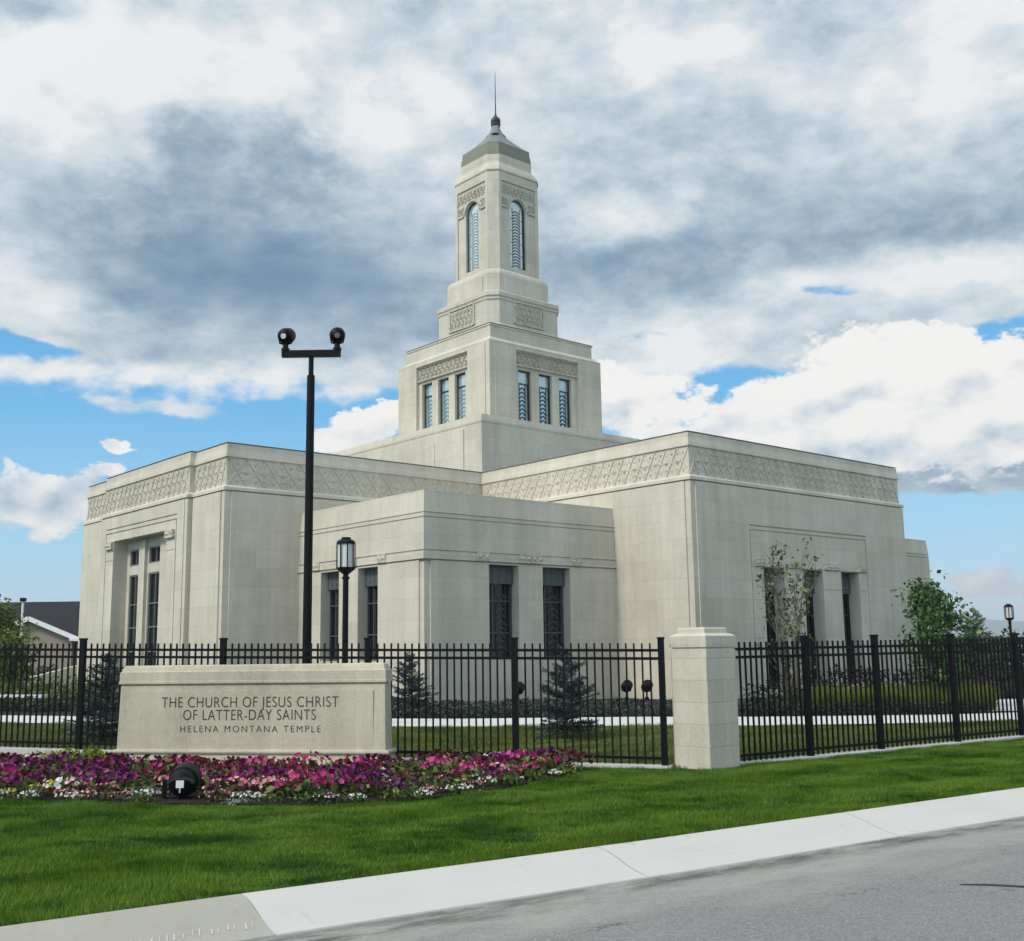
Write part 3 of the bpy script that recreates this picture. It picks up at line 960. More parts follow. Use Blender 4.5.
def window(P, u, n, a0, a1, z0, z1, depth, cols, rows, frame_m, pane_m, bar=0.05, transom=None, arch=False):
    """frame + muntins as one mesh, the glass as its child; 'depth' inside the plane"""
    P3, u3, n3 = Vector((*P, 0)), Vector((*u, 0)), Vector((*n, 0))

    def pt(a, z, d):
        return P3 + u3 * a + n3 * d + Vector((0, 0, z))
    f = MB()

    def vb(a, za, zb, w, d=0.06):
        f.bar(pt(a, za, -depth + 0.03), pt(a, zb, -depth + 0.03), w, d, up=n3)

    def hb(z, aa, ab, w, d=0.06):
        f.bar(pt(aa, z, -depth + 0.031), pt(ab, z, -depth + 0.031), d, w, up=(0, 0, 1))
    e = bar / 2
    vb(a0 + e, z0, z1, bar, 0.08)
    vb(a1 - e, z0, z1, bar, 0.08)
    hb(z0 + e, a0 + bar, a1 - bar, bar, 0.08)
    hb(z1 - e, a0 + bar, a1 - bar, bar, 0.08)
    for c in cols:
        vb(a0 + (a1 - a0) * c, z0 + bar, z1 - bar, bar * 0.6)
    for r in rows:
        hb(z0 + (z1 - z0) * r, a0 + bar, a1 - bar, bar * 0.7, 0.07)
    fo = f.build('window', frame_m, temple)
    g = MB()
    zt = z1 if transom is None else transom
    g.quad(pt(a0, z0, -depth), pt(a1, z0, -depth), pt(a1, zt, -depth), pt(a0, zt, -depth))
    g.build('pane', pane_m, fo)
    if transom is not None:
        h = MB()
        q = [pt(a0 + 0.01, transom + 0.01, 0), pt(a1 - 0.01, transom + 0.01, 0), pt(a1 - 0.01, z1 - 0.01, 0), pt(a0 + 0.01, z1 - 0.01, 0)]
        b_ = [p - n3 * (depth - 0.002) for p in q]
        t_ = [p - n3 * (depth - 0.16) for p in q]
        h.add(b_ + t_, ((4, 5, 6, 7), (0, 1, 5, 4), (1, 2, 6, 5), (2, 3, 7, 6), (3, 0, 4, 7)))
        kx = 5
        for i in range(kx):
            a = a0 + 0.06 + (a1 - a0 - 0.12) * i / (kx - 1)
            h.bar(pt(a, transom + 0.04, -depth + 0.163), pt(a, z1 - 0.04, -depth + 0.163), 0.012, 0.02, up=n3)
        h.build('transom_panel', TRANSOM, fo)
    return fo


def leading(fo, P, u, n, a0, a1, z0, z1, depth, stepz=0.16, m_=None):
    """stacked arches of lead in an art-glass window"""
    P3, u3, n3 = Vector((*P, 0)), Vector((*u, 0)), Vector((*n, 0))

    def pt(a, z):
        return P3 + u3 * a - n3 * (depth - 0.012) + Vector((0, 0, z))
    l = MB()
    w = a1 - a0
    c = (a0 + a1) / 2
    for a in (a0 + w * 0.24, a1 - w * 0.24):
        l.bar(pt(a, z0), pt(a, z1), 0.03, 0.02, up=n3)
    for a in (a0 + w * 0.02, a1 - w * 0.02):
        l.bar(pt(a, z0), pt(a, z1), 0.05, 0.02, up=n3)
    z = z0 + 0.05
    while z < z1 - stepz * 1.2:
        r = w * 0.20
        pts = [(c + r * math.cos(t_), z + stepz * 0.62 * math.sin(t_)) for t_ in np.linspace(math.pi, 0, 6)]
        for q0, q1 in zip(pts[:-1], pts[1:]):
            l.bar(pt(*q0), pt(*q1), 0.055, 0.02, up=n3)
        k_ = int(round((z - z0) / stepz))
        if k_ % 4 == 0:
            for a in (a0 + w * 0.12, a1 - w * 0.12):
                l.bar(pt(a - w * 0.1, z), pt(a + w * 0.1, z), 0.02, 0.02, up=n3)
        z += stepz
    l.build('leading', m_ or (SHEENLEAD if n == NX else LEAD), fo)


SHEENLEAD = simple('painted_sheen_window_lead', (0.20, 0.27, 0.27), 0.4, 0.2, 0.5, 0.2, 9)  # left-facing leads: sky reflection painted in as a paler colour
LEAD = simple('window_lead', (0.03, 0.045, 0.05), 0.5, 0.2, 0.5)

# --- west wing (faces left in the picture) -------------------------------------------------
XL = -16.97
mb = MB()
mb.stack(rect(XL, -5.5, -W, W), ledge_profile(8.44))
# long side towards the street: lower wall with proud panel
mb.facade((XL - 0.1, -W - 0.1), (1, 0), NY, 16.97 - 0.1 - 5.5, -0.3, 6.80, strip=0.22, proud=0.05)
mb.facade((-5.5, W + 0.1), (-1, 0), (0, 1), 16.97 + 0.1 - 5.5, -0.3, 6.80)
# front: recessed ends and projecting bay with the doorway
front = XL - 0.1
BAY0, BAY1 = -3.85, 3.75
H1_ = 3.43
mb.facade((front, W + 0.1), (0, -1), NX, W + 0.1 - BAY1, -0.3, 6.80, strip=0.2, proud=0.05)
mb.facade((front, BAY0), (0, -1), NX, W + 0.1 + BAY0, -0.3, 6.80, strip=0.2, proud=0.05)
wing_w = mb.build('wing_wall', STONE, temple)
mb = MB()
bx = XL - 0.19
mb.stack(rect(bx, XL + 0.4, BAY0, BAY1), [(o + 0.0, z) for o, z in ledge_profile(8.46)])
fb = bx - 0.1
def bay(y0, y1):
    return BAY1 + 0.1 - y1, BAY1 + 0.1 - y0


GR = 0.05
mb.facade((fb, BAY1 + 0.1), (0, -1), NX, BAY1 - BAY0 + 0.2, -0.3, 6.80, strip=0.2, proud=0.03, holes=[
    (*bay(-2.4, 2.4), -0.3, 5.86, 0.55),
    (*bay(-3.2, 3.2), 6.32, 6.37, GR, True), (*bay(-3.2, 3.2), 6.16, 6.20, GR * 0.8, True),
    (*bay(-3.2, -3.14), -0.3, 6.16, GR * 1.6, True), (*bay(3.14, 3.2), -0.3, 6.16, GR * 1.6, True),
    (*bay(-3.14, -2.4), 5.13, 5.15, 0.03, True), (*bay(2.4, 3.14), 5.13, 5.15, 0.03, True)])
mb.facade((fb, BAY0 - 0.1), (1, 0), NY, 0.4, -0.3, 6.80)
mb.facade((fb + 0.4, BAY1 + 0.1), (-1, 0), (0, 1), 0.4, -0.3, 6.80)
mb.build('entrance_bay', STONE, temple)
for a0, a1 in ((3.1 - 3.08, 3.1 - 2.42), (3.1 + 2.42, 3.1 + 3.08)):
    mb = MB()
    ornament(mb, (fb - 0.03, 3.1), (0, -1), NX, a0, a1, 5.56, 5.84, 0.10)
    mb.build('carved_block', STONE2, temple)
mb = MB()
mb.stack(rect(bx, XL + 0.4, BAY0, BAY1), [(-0.09, 8.459), (0.012, 8.459), (0.012, 8.472), (-0.09, 8.473)])
mb.build('parapet_flashing', GREYMETAL, temple)
# inside of the doorway: two tall glazed openings between stone piers
ix = fb - 0.03 + 0.55
mb = MB()
wy = [(1.12, 2.12), (-0.78, 0.36)]
hol = []
for lo, hi in wy:
    hol.append((2.4 - hi, 2.4 - lo, -0.2, 4.56, 0.16))
    hol.append((2.4 - hi, 2.4 - lo, 4.90, 5.52, 0.16))
mb.facade((ix, 2.4), (0, -1), NX, 4.8, -0.3, 5.86, holes=hol)
mb.box(ix - 0.12, ix + 0.02, 0.47, 1.0, -0.3, 5.80)
mb.box(ix - 0.12, ix + 0.02, -1.5, -0.9, -0.3, 5.80)
mb.build('doorway_pier', STONE, temple)
for lo, hi in wy:
    window((ix, 2.4), (0, -1), NX, 2.4 - hi, 2.4 - lo, -0.2, 4.56, 0.10, (0.5,), (0.22, 0.4, 0.585, 0.765), GREYMETAL, DARKGLASS, 0.055)
    window((ix, 2.4), (0, -1), NX, 2.4 - hi, 2.4 - lo, 4.90, 5.52, 0.10, (0.5,), (), GREYMETAL, DARKGLASS, 0.055)
fr = MB()
lattice(fr, (XL, BAY0 - 0.02), (0, -1), NX, W + BAY0 - 0.02, 7.05, 7.94, 0.8)
lattice(fr, (XL, W - 0.02), (0, -1), NX, W - BAY1 - 0.04, 7.05, 7.94, 0.8)
lattice(fr, (bx, BAY1 - 0.03), (0, -1), NX, BAY1 - BAY0 - 0.06, 7.05, 7.94, 0.84)
lattice(fr, (XL + 0.03, -W), (1, 0), NY, 16.97 - 6.3, 7.04, 7.94, 1.33)
fr.build('frieze', STONE2, temple)

# --- south wing (faces right in the picture) -----------------------------------------------
YR = -16.64
RW0, RW1 = -6.22, 6.36
mb = MB()
mb.stack(rect(RW0, RW1, YR, -5.5), ledge_profile(8.43))
mb.facade((RW0 - 0.1, -5.5), (0, -1), NX, 16.64 + 0.1 - 5.5, -0.3, 6.80, strip=0.22, proud=0.05)
mb.facade((RW1 + 0.1, YR - 0.1), (0, 1), (1, 0), 16.64 + 0.1 - 5.5, -0.3, 6.80, strip=0.2, proud=0.05)
fy = YR - 0.1
LN = RW1 - RW0 + 0.2
ops = [(-2.2, 0.58), (0.08, 0.58), (2.38, 0.58)]
x_0 = RW0 - 0.1
hl = [(c - h - x_0, c + h - x_0, 0.15, 4.18, 0.55) for c, h in ops]
hl += [(-3.45 - x_0, 3.55 - x_0, 5.52, 5.57, GR, True), (-3.45 - x_0, 3.55 - x_0, 5.38, 5.42, GR * 0.8, True),
       (-3.45 - x_0, -3.40 - x_0, 0.0, 5.38, 0.03, True), (3.50 - x_0, 3.55 - x_0, 0.0, 5.38, 0.03, True)]
hl += [(a - x_0, b - x_0, 3.50, 3.525, 0.03, True) for a, b in ((-3.25, -2.78), (-1.62, -0.5), (0.66, 1.8), (2.96, 3.35))]
hl += [(-3.3 - x_0, 3.45 - x_0, 4.18, 4.205, 0.03, True)]
mb.facade((x_0, fy), (1, 0), NY, LN, -0.3, 6.80, holes=hl, strip=0.2, proud=0.05)
mb.build('wing_wall', STONE, temple)
for a, b in ((-3.25, -2.72), (-1.5, -0.6), (0.78, 1.68), (2.98, 3.42)):
    mb = MB()
    ornament(mb, (0, fy - 0.05), (1, 0), NY, a, b, 4.21, 4.44, 0.06)
    mb.build('carved_block', STONE2, temple)
for c, h in ops:
    window((0, fy - 0.05), (1, 0), NY, c - h, c + h, 0.15, 4.18, 0.54, (0.3, 0.7), (0.3, 0.62), BRONZE, DARKGLASS, 0.06, transom=3.4)
fr = MB()
lattice(fr, (RW0, -6.3), (0, -1), NX, 16.64 - 6.3, 7.05, 7.94, 0.94)
lattice(fr, (RW0 + 0.03, YR), (1, 0), NY, RW1 - RW0 - 0.06, 7.05, 7.94, 0.84)
fr.build('frieze', STONE2, temple)

for ring, z in ((rect(XL, -5.5, -W, W), 8.44), (rect(RW0, RW1, YR, -5.5), 8.43), (rect(-H1_, H1_, -H1_, H1_), 15.815)):
    mb = MB()
    o_ = 0.012 if z < 10 else -0.235
    mb.stack(ring, [(o_ - 0.1, z - 0.002), (o_, z - 0.002), (o_, z + 0.012), (o_ - 0.1, z + 0.013)])
    mb.build('parapet_flashing', GREYMETAL, temple)

# --- east and north wings, mostly hidden, close the plan -----------------------------------
mb = MB()
mb.stack(rect(5.5, 16.9, -W, W), [(0.12, -0.3)] + ledge_profile(8.435))
mb.build('wing_wall', STONE, temple)
mb = MB()
mb.stack(rect(-W, W, 5.5, 16.6), [(0.12, -0.3)] + ledge_profile(8.425))
mb.build('wing_wall', STONE, temple)


# --- low corner blocks ---------------------------------------------------------------------
def corner_block(mirror):
    s_ = -1 if mirror else 1
    XA, YA = -14.28, -13.38

    def fx(x):
        return x * s_
    m1 = MB()
    xin = -6.1
    yin = -6.1
    prof = [(0.05, 4.19), (0.0, 4.195), (0.0, 4.225), (0.09, 4.23), (0.09, 4.455), (0.0, 4.46), (0.0, 4.50), (0.045, 4.505), (0.045, 5.43), (0.01, 5.435), (0.01, 5.465), (0.045, 5.47), (0.045, 5.565), (0.01, 5.57), (0.01, 5.60), (0.04, 5.605), (0.0, 6.02), (-0.02, 6.25)]
    if not mirror:
        m1.stack(rect(XA, xin, YA, yin), prof)
    else:
        m1.stack(rect(-xin, -XA, YA, yin), prof)
    hx = [(-10.52, 0.55), (-8.33, 0.55)]
    wins = []
    # side facing the street
    if not mirror:
        P, u = (XA, YA), (1, 0)
        aw = [(-11.89 + 14.28, -10.70 + 14.28), (-9.70 + 14.28, -8.50 + 14.28)]
    else:
        P, u = (-xin, YA), (1, 0)
        aw = [(12.85 - 6.1, 13.95 - 6.1), (10.7 - 6.1, 11.8 - 6.1)]
    L = 14.28 - 6.1
    m1.facade(P, u, NY, L, -0.3, 4.19, holes=[(a, b, 1.30, 4.15, 0.42) for a, b in aw], strip=0.2, proud=0.05)
    wins += [(P, u, NY, a, b) for a, b in aw]
    # side facing left / right
    L2 = 13.38 - 6.1
    if not mirror:
        P, u, nn = (XA, yin), (0, -1), NX
        aw = [(9.98 - 6.1, 11.08 - 6.1), (7.78 - 6.1, 8.88 - 6.1)]
    else:
        P, u, nn = (-XA, YA), (0, 1), (1, 0)
        aw = [(13.38 - 11.08, 13.38 - 9.98), (13.38 - 8.88, 13.38 - 7.78)]
    m1.facade(P, u, nn, L2, -0.3, 4.19, holes=[(a, b, 1.30, 4.15, 0.42) for a, b in aw], strip=0.2, proud=0.05)
    wins += [(P, u, nn, a, b) for a, b in aw]
    m1.build('corner_block_wall', STONE, temple)
    for (P, u, nn, a, b) in wins:
        q = Vector((*P, 0)) + Vector((*nn, 0)) * 0.09
        for c0, c1 in ((a - 0.48, a - 0.02), (b + 0.02, b + 0.48)):
            orn = MB()
            ornament(orn, (q.x, q.y), u, nn, c0, c1, 4.235, 4.50, 0.03)
            orn.build('carved_block', STONE2, temple)
    for (P, u, nn, a, b) in wins:
        q = Vector((*P, 0)) + Vector((*nn, 0)) * 0.05
        fo = window((q.x, q.y), u, nn, a, b, 1.30, 4.15, 0.41, (0.33,), (0.28, 0.62), DARKFRAME, DARKGLASS, 0.055, transom=3.58)
        leading(fo, (q.x, q.y), u, nn, a + 0.34 * (b - a), b - 0.05, 1.5, 3.5, 0.41, 0.2, PALELEAD)


DARKFRAME = simple('dark_window_frame', (0.09, 0.10, 0.098), 0.5, 0.2, 0.4, 0.2, 5)
PALELEAD = simple('pale_lead', (0.045, 0.055, 0.055), 0.5, 0.1, 0.5)
corner_block(False)
corner_block(True)

# --- tower --------------------------------------------------------------------------------
mb = MB()
H0 = 6.12
mb.stack(rect(-H0, H0, -H0, H0), [(0.0, 8.0), (0.0, 10.50), (0.02, 10.505), (0.02, 10.60), (-0.02, 10.83)])
for ax in range(2):
    for (a, b, zt, pr) in ((-5.4, -5.0, 10.42, 0.03), (-5.0, 5.0, 10.36, 0.05), (-3.1, 3.1, 10.1, 0.075)):
        if ax == 0:
            mb.facade((-H0, -a), (0, -1), NX, b - a, 8.0, zt, proud=pr, ends=True, topface=True)
        else:
            mb.facade((a, -H0), (1, 0), NY, b - a, 8.0, zt, proud=pr, ends=True, topface=True)
mb.build('tower_base', STONE, temple)

H1 = 3.43
mb = MB()
mb.stack(rect(-H1, H1, -H1, H1), [(0.0, 14.86), (0.0, 14.98), (-0.17, 15.10), (-0.20, 15.14), (-0.29, 15.20), (-0.29, 15.72), (-0.25, 15.73), (-0.25, 15.79), (-0.33, 15.82)])
win1 = [(-1.68, -0.90), (-0.44, 0.36), (0.80, 1.58)]
for (P, u, nn) in (((-H1, H1), (0, -1), NX), ((-H1, -H1), (1, 0), NY), ((H1, -H1), (0, 1), (1, 0)), ((H1, H1), (-1, 0), (0, 1))):
    mb.facade(P, u, nn, 2 * H1, 10.7, 14.86, holes=[(H1 - 1.92, H1 + 1.92, 10.7, 14.74, 0.16)], strip=0.28, proud=0.04)
    q = Vector((*P, 0)) + Vector((*u, 0)) * (H1 - 1.92) - Vector((*nn, 0)) * 0.12
    flip = -1 if nn == NX else 1
    ws = [(w0 + 1.92, w1 + 1.92) for w0, w1 in win1]
    mb.facade((q.x, q.y), u, nn, 3.84, 10.7, 14.74, holes=[(a, b, 11.2, 13.9, 0.22) for a, b in ws])
    if nn in (NX, NY):
        rel = MB()
        q2 = q + Vector((*nn, 0)) * 0.0
        rel.facade((q2.x, q2.y), u, nn, 3.84, 14.02, 14.09, proud=0.10, topface=True)
        rel.facade((q2.x, q2.y), u, nn, 3.84, 14.66, 14.74, proud=0.06)
        lattice(rel, (q2.x, q2.y), u, nn, 3.84, 14.1, 14.66, 0.64, 0.05, 0.05)
        rel.build('relief_panel', STONE2, temple)
    for a, b in ws:
        if nn in (NX, NY):
            fo = window((q.x, q.y), u, nn, a, b, 11.2, 13.9, 0.21, (), (0.78,), LEAD, ARTGLASS, 0.05)
            leading(fo, (q.x, q.y), u, nn, a + 0.05, b - 0.05, 11.25, 13.25, 0.21, 0.19)
        else:
            window((q.x, q.y), u, nn, a, b, 11.2, 13.9, 0.21, (), (0.78,), LEAD, ARTGLASS, 0.05)
mb.build('tower_stage', STONE, temple)

# panel stage with chamfered corners
mb = MB()
mb.stack(octa(2.217, 0.42), [(0.05, 15.6), (0.05, 16.22), (0.0, 16.29), (0.0, 17.42), (0.035, 17.43), (0.035, 17.52), (0.0, 17.53), (0.06, 17.6), (0.06, 17.78), (-0.06, 17.86)])
mb.stack(octa(1.92, 0.41), [(0.12, 17.8), (0.04, 17.9), (0.0, 17.98), (0.0, 18.82), (-0.05, 18.98), (-0.16, 19.09), (-0.32, 19.14)])
for (P, u, nn) in (((-1.92, 1.2), (0, -1), NX), ((-1.2, -1.92), (1, 0), NY)):
    mb.facade(P, u, nn, 2.4, 17.95, 18.72, proud=0.04, ends=True, topface=True)
mb.build('tower_stage', STONE, temple)
for (P, u, nn) in (((-2.217, 0.86), (0, -1), NX), ((-0.86, -2.217), (1, 0), NY)):
    rel = MB()
    for (a, b, z0, z1) in ((-0.1, 0.0, 16.42, 17.52), (1.72, 1.82, 16.42, 17.52), (0.0, 1.72, 16.40, 16.46), (0.0, 1.72, 17.42, 17.50)):
        q = Vector((*P, 0)) + Vector((*u, 0)) * a
        rel.facade((q.x, q.y), u, nn, b - a, z0, z1, proud=0.06, ends=True, topface=True)
    lattice(rel, P, u, nn, 1.72, 16.48, 17.40, 0.60, 0.05, 0.05)
    rel.build('relief_panel', STONE2, temple)

# lantern shaft with arched windows
mb = MB()
H4, C4 = 1.615, 0.40
mb.stack(octa(H4, C4), [(-0.30, 19.0), (-0.30, 23.55), (0.0, 23.6), (0.0, 24.02), (-0.02, 24.05), (0.03, 24.06), (0.03, 24.14), (-0.06, 24.34), (-0.17, 24.52), (-0.20, 24.62), (-0.21, 25.02)])
fa = H4 - C4
zs_, zsp = 19.42, 22.36                     # sill and spring line


def arch_face(mb, P, u, n, half, z0, z1, ah, d, zsill, zspring, seg=10):
    P3, u3, n3 = Vector((*P, 0)), Vector((*u, 0)), Vector((*n, 0))

    def pt(a, z, dd=0.0):
        return P3 + u3 * a - n3 * dd + Vector((0, 0, z))
    mb.quad(pt(-half, z0), pt(-ah, z0), pt(-ah, z1), pt(-half, z1))
    mb.quad(pt(ah, z0), pt(half, z0), pt(half, z1), pt(ah, z1))
    mb.quad(pt(-ah, z0), pt(ah, z0), pt(ah, zsill), pt(-ah, zsill))
    arc = [(ah * math.cos(t_), zspring + ah * math.sin(t_)) for t_ in np.linspace(math.pi, 0, seg + 1)]
    for q0, q1 in zip(arc[:-1], arc[1:]):
        mb.quad(pt(*q0), pt(*q1), pt(q1[0], z1), pt(q0[0], z1))
        mb.quad(pt(*q0, 0), pt(*q0, d), pt(*q1, d), pt(*q1, 0))
    mb.quad(pt(-ah, zsill), pt(-ah, zsill, d), pt(-ah, zspring, d), pt(-ah, zspring))
    mb.quad(pt(ah, zsill, d), pt(ah, zsill), pt(ah, zspring), pt(ah, zspring, d))
    mb.quad(pt(-ah, zsill), pt(ah, zsill), pt(ah, zsill, d), pt(-ah, zsill, d))


def arch_window(P, u, n, ah, d, zsill, zspring, seg=10):
    P3, u3, n3 = Vector((*P, 0)), Vector((*u, 0)), Vector((*n, 0))

    def pt(a, z, dd):
        return P3 + u3 * a - n3 * dd + Vector((0, 0, z))
    f = MB()
    arc = [((ah - 0.025) * math.cos(t_), zspring + (ah - 0.025) * math.sin(t_)) for t_ in np.linspace(math.pi, 0, seg + 1)]
    path = [(-ah + 0.025, zsill)] + arc + [(ah - 0.025, zsill), (-ah + 0.025, zsill)]
    for q0, q1 in zip(path[:-1], path[1:]):
        f.bar(pt(*q0, d - 0.03), pt(*q1, d - 0.03), 0.05, 0.05, up=n3)
    fo = f.build('window', LEAD, temple)
    g = MB()
    ring = [(-ah, zsill), (ah, zsill)] + [(ah * math.cos(t_), zspring + ah * math.sin(t_)) for t_ in np.linspace(0, math.pi, seg + 1)]
    g.add([pt(a, z, d - 0.01) for a, z in ring], (tuple(range(len(ring))),))
    g.build('pane', ARTGLASS, fo)
    leading(fo, P, u, n, -ah + 0.06, ah - 0.06, zsill + 0.05, zspring + 0.1, d, 0.15)


for (P, u, nn) in (((-H4, 0), (0, -1), NX), ((0, -H4), (1, 0), NY), ((H4, 0), (0, 1), (1, 0)), ((0, H4), (-1, 0), (0, 1))):
    n3 = Vector((*nn, 0))
    u3 = Vector((*u, 0))
    q = Vector((*P, 0)) - n3 * 0.07
    arch_face(mb, (q.x, q.y), u, nn, 1.09, 19.0, 23.6, 0.50, 0.16, zs_, zsp)
    # corner pilasters beside the recessed face
    for s_ in (-1, 1):
        c = Vector((*P, 0)) + u3 * (s_ * (1.07 + (fa - 1.07) / 2))
        w_ = (fa - 1.07) / 2 + 0.01
        p0 = c - u3 * w_ - n3 * 0.3
        p1 = c + u3 * w_ - n3 * 0.3
        p2 = c + u3 * w_
        p3 = c - u3 * w_
        mb.prism([(p.x, p.y) for p in ((p0, p1, p2, p3) if True else ())], 19.0, 23.6)
    # chamfer faces
    cA = Vector((*P, 0)) + u3 * fa
    nxt = {NX: NY, NY: (1, 0), (1, 0): (0, 1), (0, 1): NX}[nn]
    cB = Vector((nxt[0] * H4, nxt[1] * H4, 0)) - Vector((nn[0] * 0, 0, 0))
    un = {NX: (0, -1), NY: (1, 0), (1, 0): (0, 1), (0, 1): (-1, 0)}[nxt]
    cB = Vector((nxt[0] * H4 - un[0] * fa, nxt[1] * H4 - un[1] * fa, 0))
    mb.quad((cA.x, cA.y, 19.0), (cB.x, cB.y, 19.0), (cB.x, cB.y, 23.6), (cA.x, cA.y, 23.6))
    # carved spandrel above the arch
    sp = MB()
    for (a, b) in ((-1.07, -0.64), (0.64, 1.07)):
        qq = q + u3 * a
        sp.facade((qq.x, qq.y), u, nn, b - a, 22.28, 22.40, proud=0.06, ends=True, topface=True)
        sp.facade((qq.x, qq.y), u, nn, b - a, 22.72, 22.80, proud=0.05, ends=True, topface=True)
        lattice(sp, (qq.x, qq.y), u, nn, b - a, 22.42, 22.72, 0.28, 0.04, 0.05)
    lattice(sp, ((q - u3 * 1.05).x, (q - u3 * 1.05).y), u, nn, 2.1, 22.98, 23.46, 0.52, 0.05, 0.06)
    for t0, t1 in zip(np.linspace(math.pi, 0, 11)[:-1], np.linspace(math.pi, 0, 11)[1:]):
        a0 = q + u3 * (0.57 * math.cos(t0)) + Vector((0, 0, zsp + 0.57 * math.sin(t0)))
        a1 = q + u3 * (0.57 * math.cos(t1)) + Vector((0, 0, zsp + 0.57 * math.sin(t1)))
        sp.bar(a0, a1, 0.09, 0.12, up=n3)
    sp.build('carved_spandrel', STONE2, temple)
    arch_window((q.x, q.y), u, nn, 0.50, 0.16, zs_, zsp)
mb.build('lantern', STONE, temple)
mb = MB()
mb.stack(octa(1.41, 0.38), [(-0.01, 25.0), (-0.02, 25.34), (-0.05, 25.37), (-0.06, 25.60), (-0.06, 25.67), (-0.10, 25.69)])
mb.build('crown', PATINA, temple)
mb = MB()
mb.stack(octa(1.33, 0.36), [(0.0, 25.66), (-0.37, 26.02), (-0.70, 26.38), (-0.92, 26.68)], top=True)
mb.stack(octa(0.41, 0.13), [(0.0, 26.67), (-0.12, 26.85), (-0.19, 27.06), (-0.21, 27.24)])
rf = mb.build('spire_roof', ROOFMETAL, temple)
mb = MB()
mb.lathe((0, 0, 0), [(0.20, 27.2), (0.24, 27.26), (0.25, 27.38), (0.22, 27.42), (0.25, 27.46), (0.24, 27.58), (0.17, 27.68), (0.07, 27.78), (0.03, 27.95)], 12)
fi = mb.build('finial', BRONZE, temple, smooth=False)
mb = MB()
mb.tube([(0, 0, 27.9), (0, 0, 28.7), (0, 0, 30.15)], [0.035, 0.025, 0.012], 6)
mb.build('spire_rod', BRONZE, temple)

# low stair wall beside the west doorway
mb = MB()
y0, y1 = 6.32, 6.72
mb.add([(-19.3, y0, -0.3), (-17.0, y0, -0.3), (-17.0, y1, -0.3), (-19.3, y1, -0.3), (-19.3, y0, 0.66), (-17.0, y0, 1.2), (-17.0, y1, 1.2), (-19.3, y1, 0.66)],
       ((3, 2, 1, 0), (4, 5, 6, 7), (0, 1, 5, 4), (1, 2, 6, 5), (2, 3, 7, 6), (3, 0, 4, 7)))
mb.build('stair_wall', STONE, temple)

# ------------------------------------------------------------------ fence
PH = 1.715


def fence(name, label, P0, d, length, post_s, rise=0.0, post_w=0.085, plate_n=0.12):
    root = thing(name, label, 'fence', (P0[0], P0[1], GZ), math.atan2(d[1], d[0]))
    posts = sorted(post_s)

    def zr(s_):
        return rise * s_
    for s_ in posts:
        m_ = MB()
        h = post_w / 2
        m_.box(s_ - h, s_ + h, -h, h, -0.1, PH + 0.06 + zr(s_))
        m_.box(s_ - h - 0.008, s_ + h + 0.008, -h - 0.008, h + 0.008, PH + 0.06 + zr(s_), PH + 0.085 + zr(s_))
        m_.build('post', BLACK, root)
    lims = ([0.0] if posts[0] > 0.1 else []) + posts + ([length] if posts[-1] < length - 0.2 else [])
    for a, b in zip(lims[:-1], lims[1:]):
        a_, b_ = a + post_w / 2, b - post_w / 2
        m_ = MB()
        for z in (0.13, PH - 0.215, PH - 0.10):
            m_.bar((a_, 0, z + zr(a_)), (b_, 0, z + zr(b_)), 0.032, 0.040)
        n_ = max(2, round((b_ - a_) / 0.113))
        for k in range(1, n_):
            s_ = a_ + (b_ - a_) * k / n_
            m_.box(s_ - 0.0115, s_ + 0.0115, -0.0115, 0.0115, 0.045 + zr(s_), PH + zr(s_))
        m_.build('panel', BLACK, root)
    return root


FL_P, FL_D = (2.07, 15.78), (-0.968, 0.251)
RS_LEFT = 0.0145
fence('iron_fence', 'long black iron picket fence running behind the stone sign, left of the pillar', FL_P, FL_D, 22.0, [0.0, 2.14, 4.43, 6.86, 9.39, 11.7, 14.1, 16.5, 18.9, 22.0], RS_LEFT)
FR_P, FR_D = (3.1, 15.96), (0.837, 0.547)
fence('iron_fence', 'black iron picket fence slanting away along the road, right of the pillar', FR_P, FR_D, 24, [1.51, 3.1, 5.03, 6.85, 8.7, 10.6, 12.4, 14.2, 16.0, 17.9, 19.7, 21.6, 24.0], 0.002, 0.085)

# concrete mowing strip below the fences
mb = MB()
for P, d, a, b, rs in ((FL_P, FL_D, -0.1, 22, RS_LEFT), (FR_P, FR_D, 0.0, 24, 0.002)):
    u = Vector((d[0], d[1], 0))
    n_ = Vector((-d[1], d[0], 0))
    o = Vector((P[0], P[1], GZ))
    for s0 in np.arange(a, b, 2.0):
        s1 = min(s0 + 1.99, b)
        q = [o + u * s + n_ * w_ for s, w_ in ((s0, -0.14), (s1, -0.14), (s1, 0.14), (s0, 0.14))]
        top = [p + Vector((0, 0, 0.035 + rs * s)) for p, s in zip(q, (s0, s1, s1, s0))]
        mb.add([p - Vector((0, 0, 0.1)) for p in q] + top, ((3, 2, 1, 0), (4, 5, 6, 7), (0, 1, 5, 4), (1, 2, 6, 5), (2, 3, 7, 6), (3, 0, 4, 7)))
struct(mb.build('mowing_strip', NEWCON))

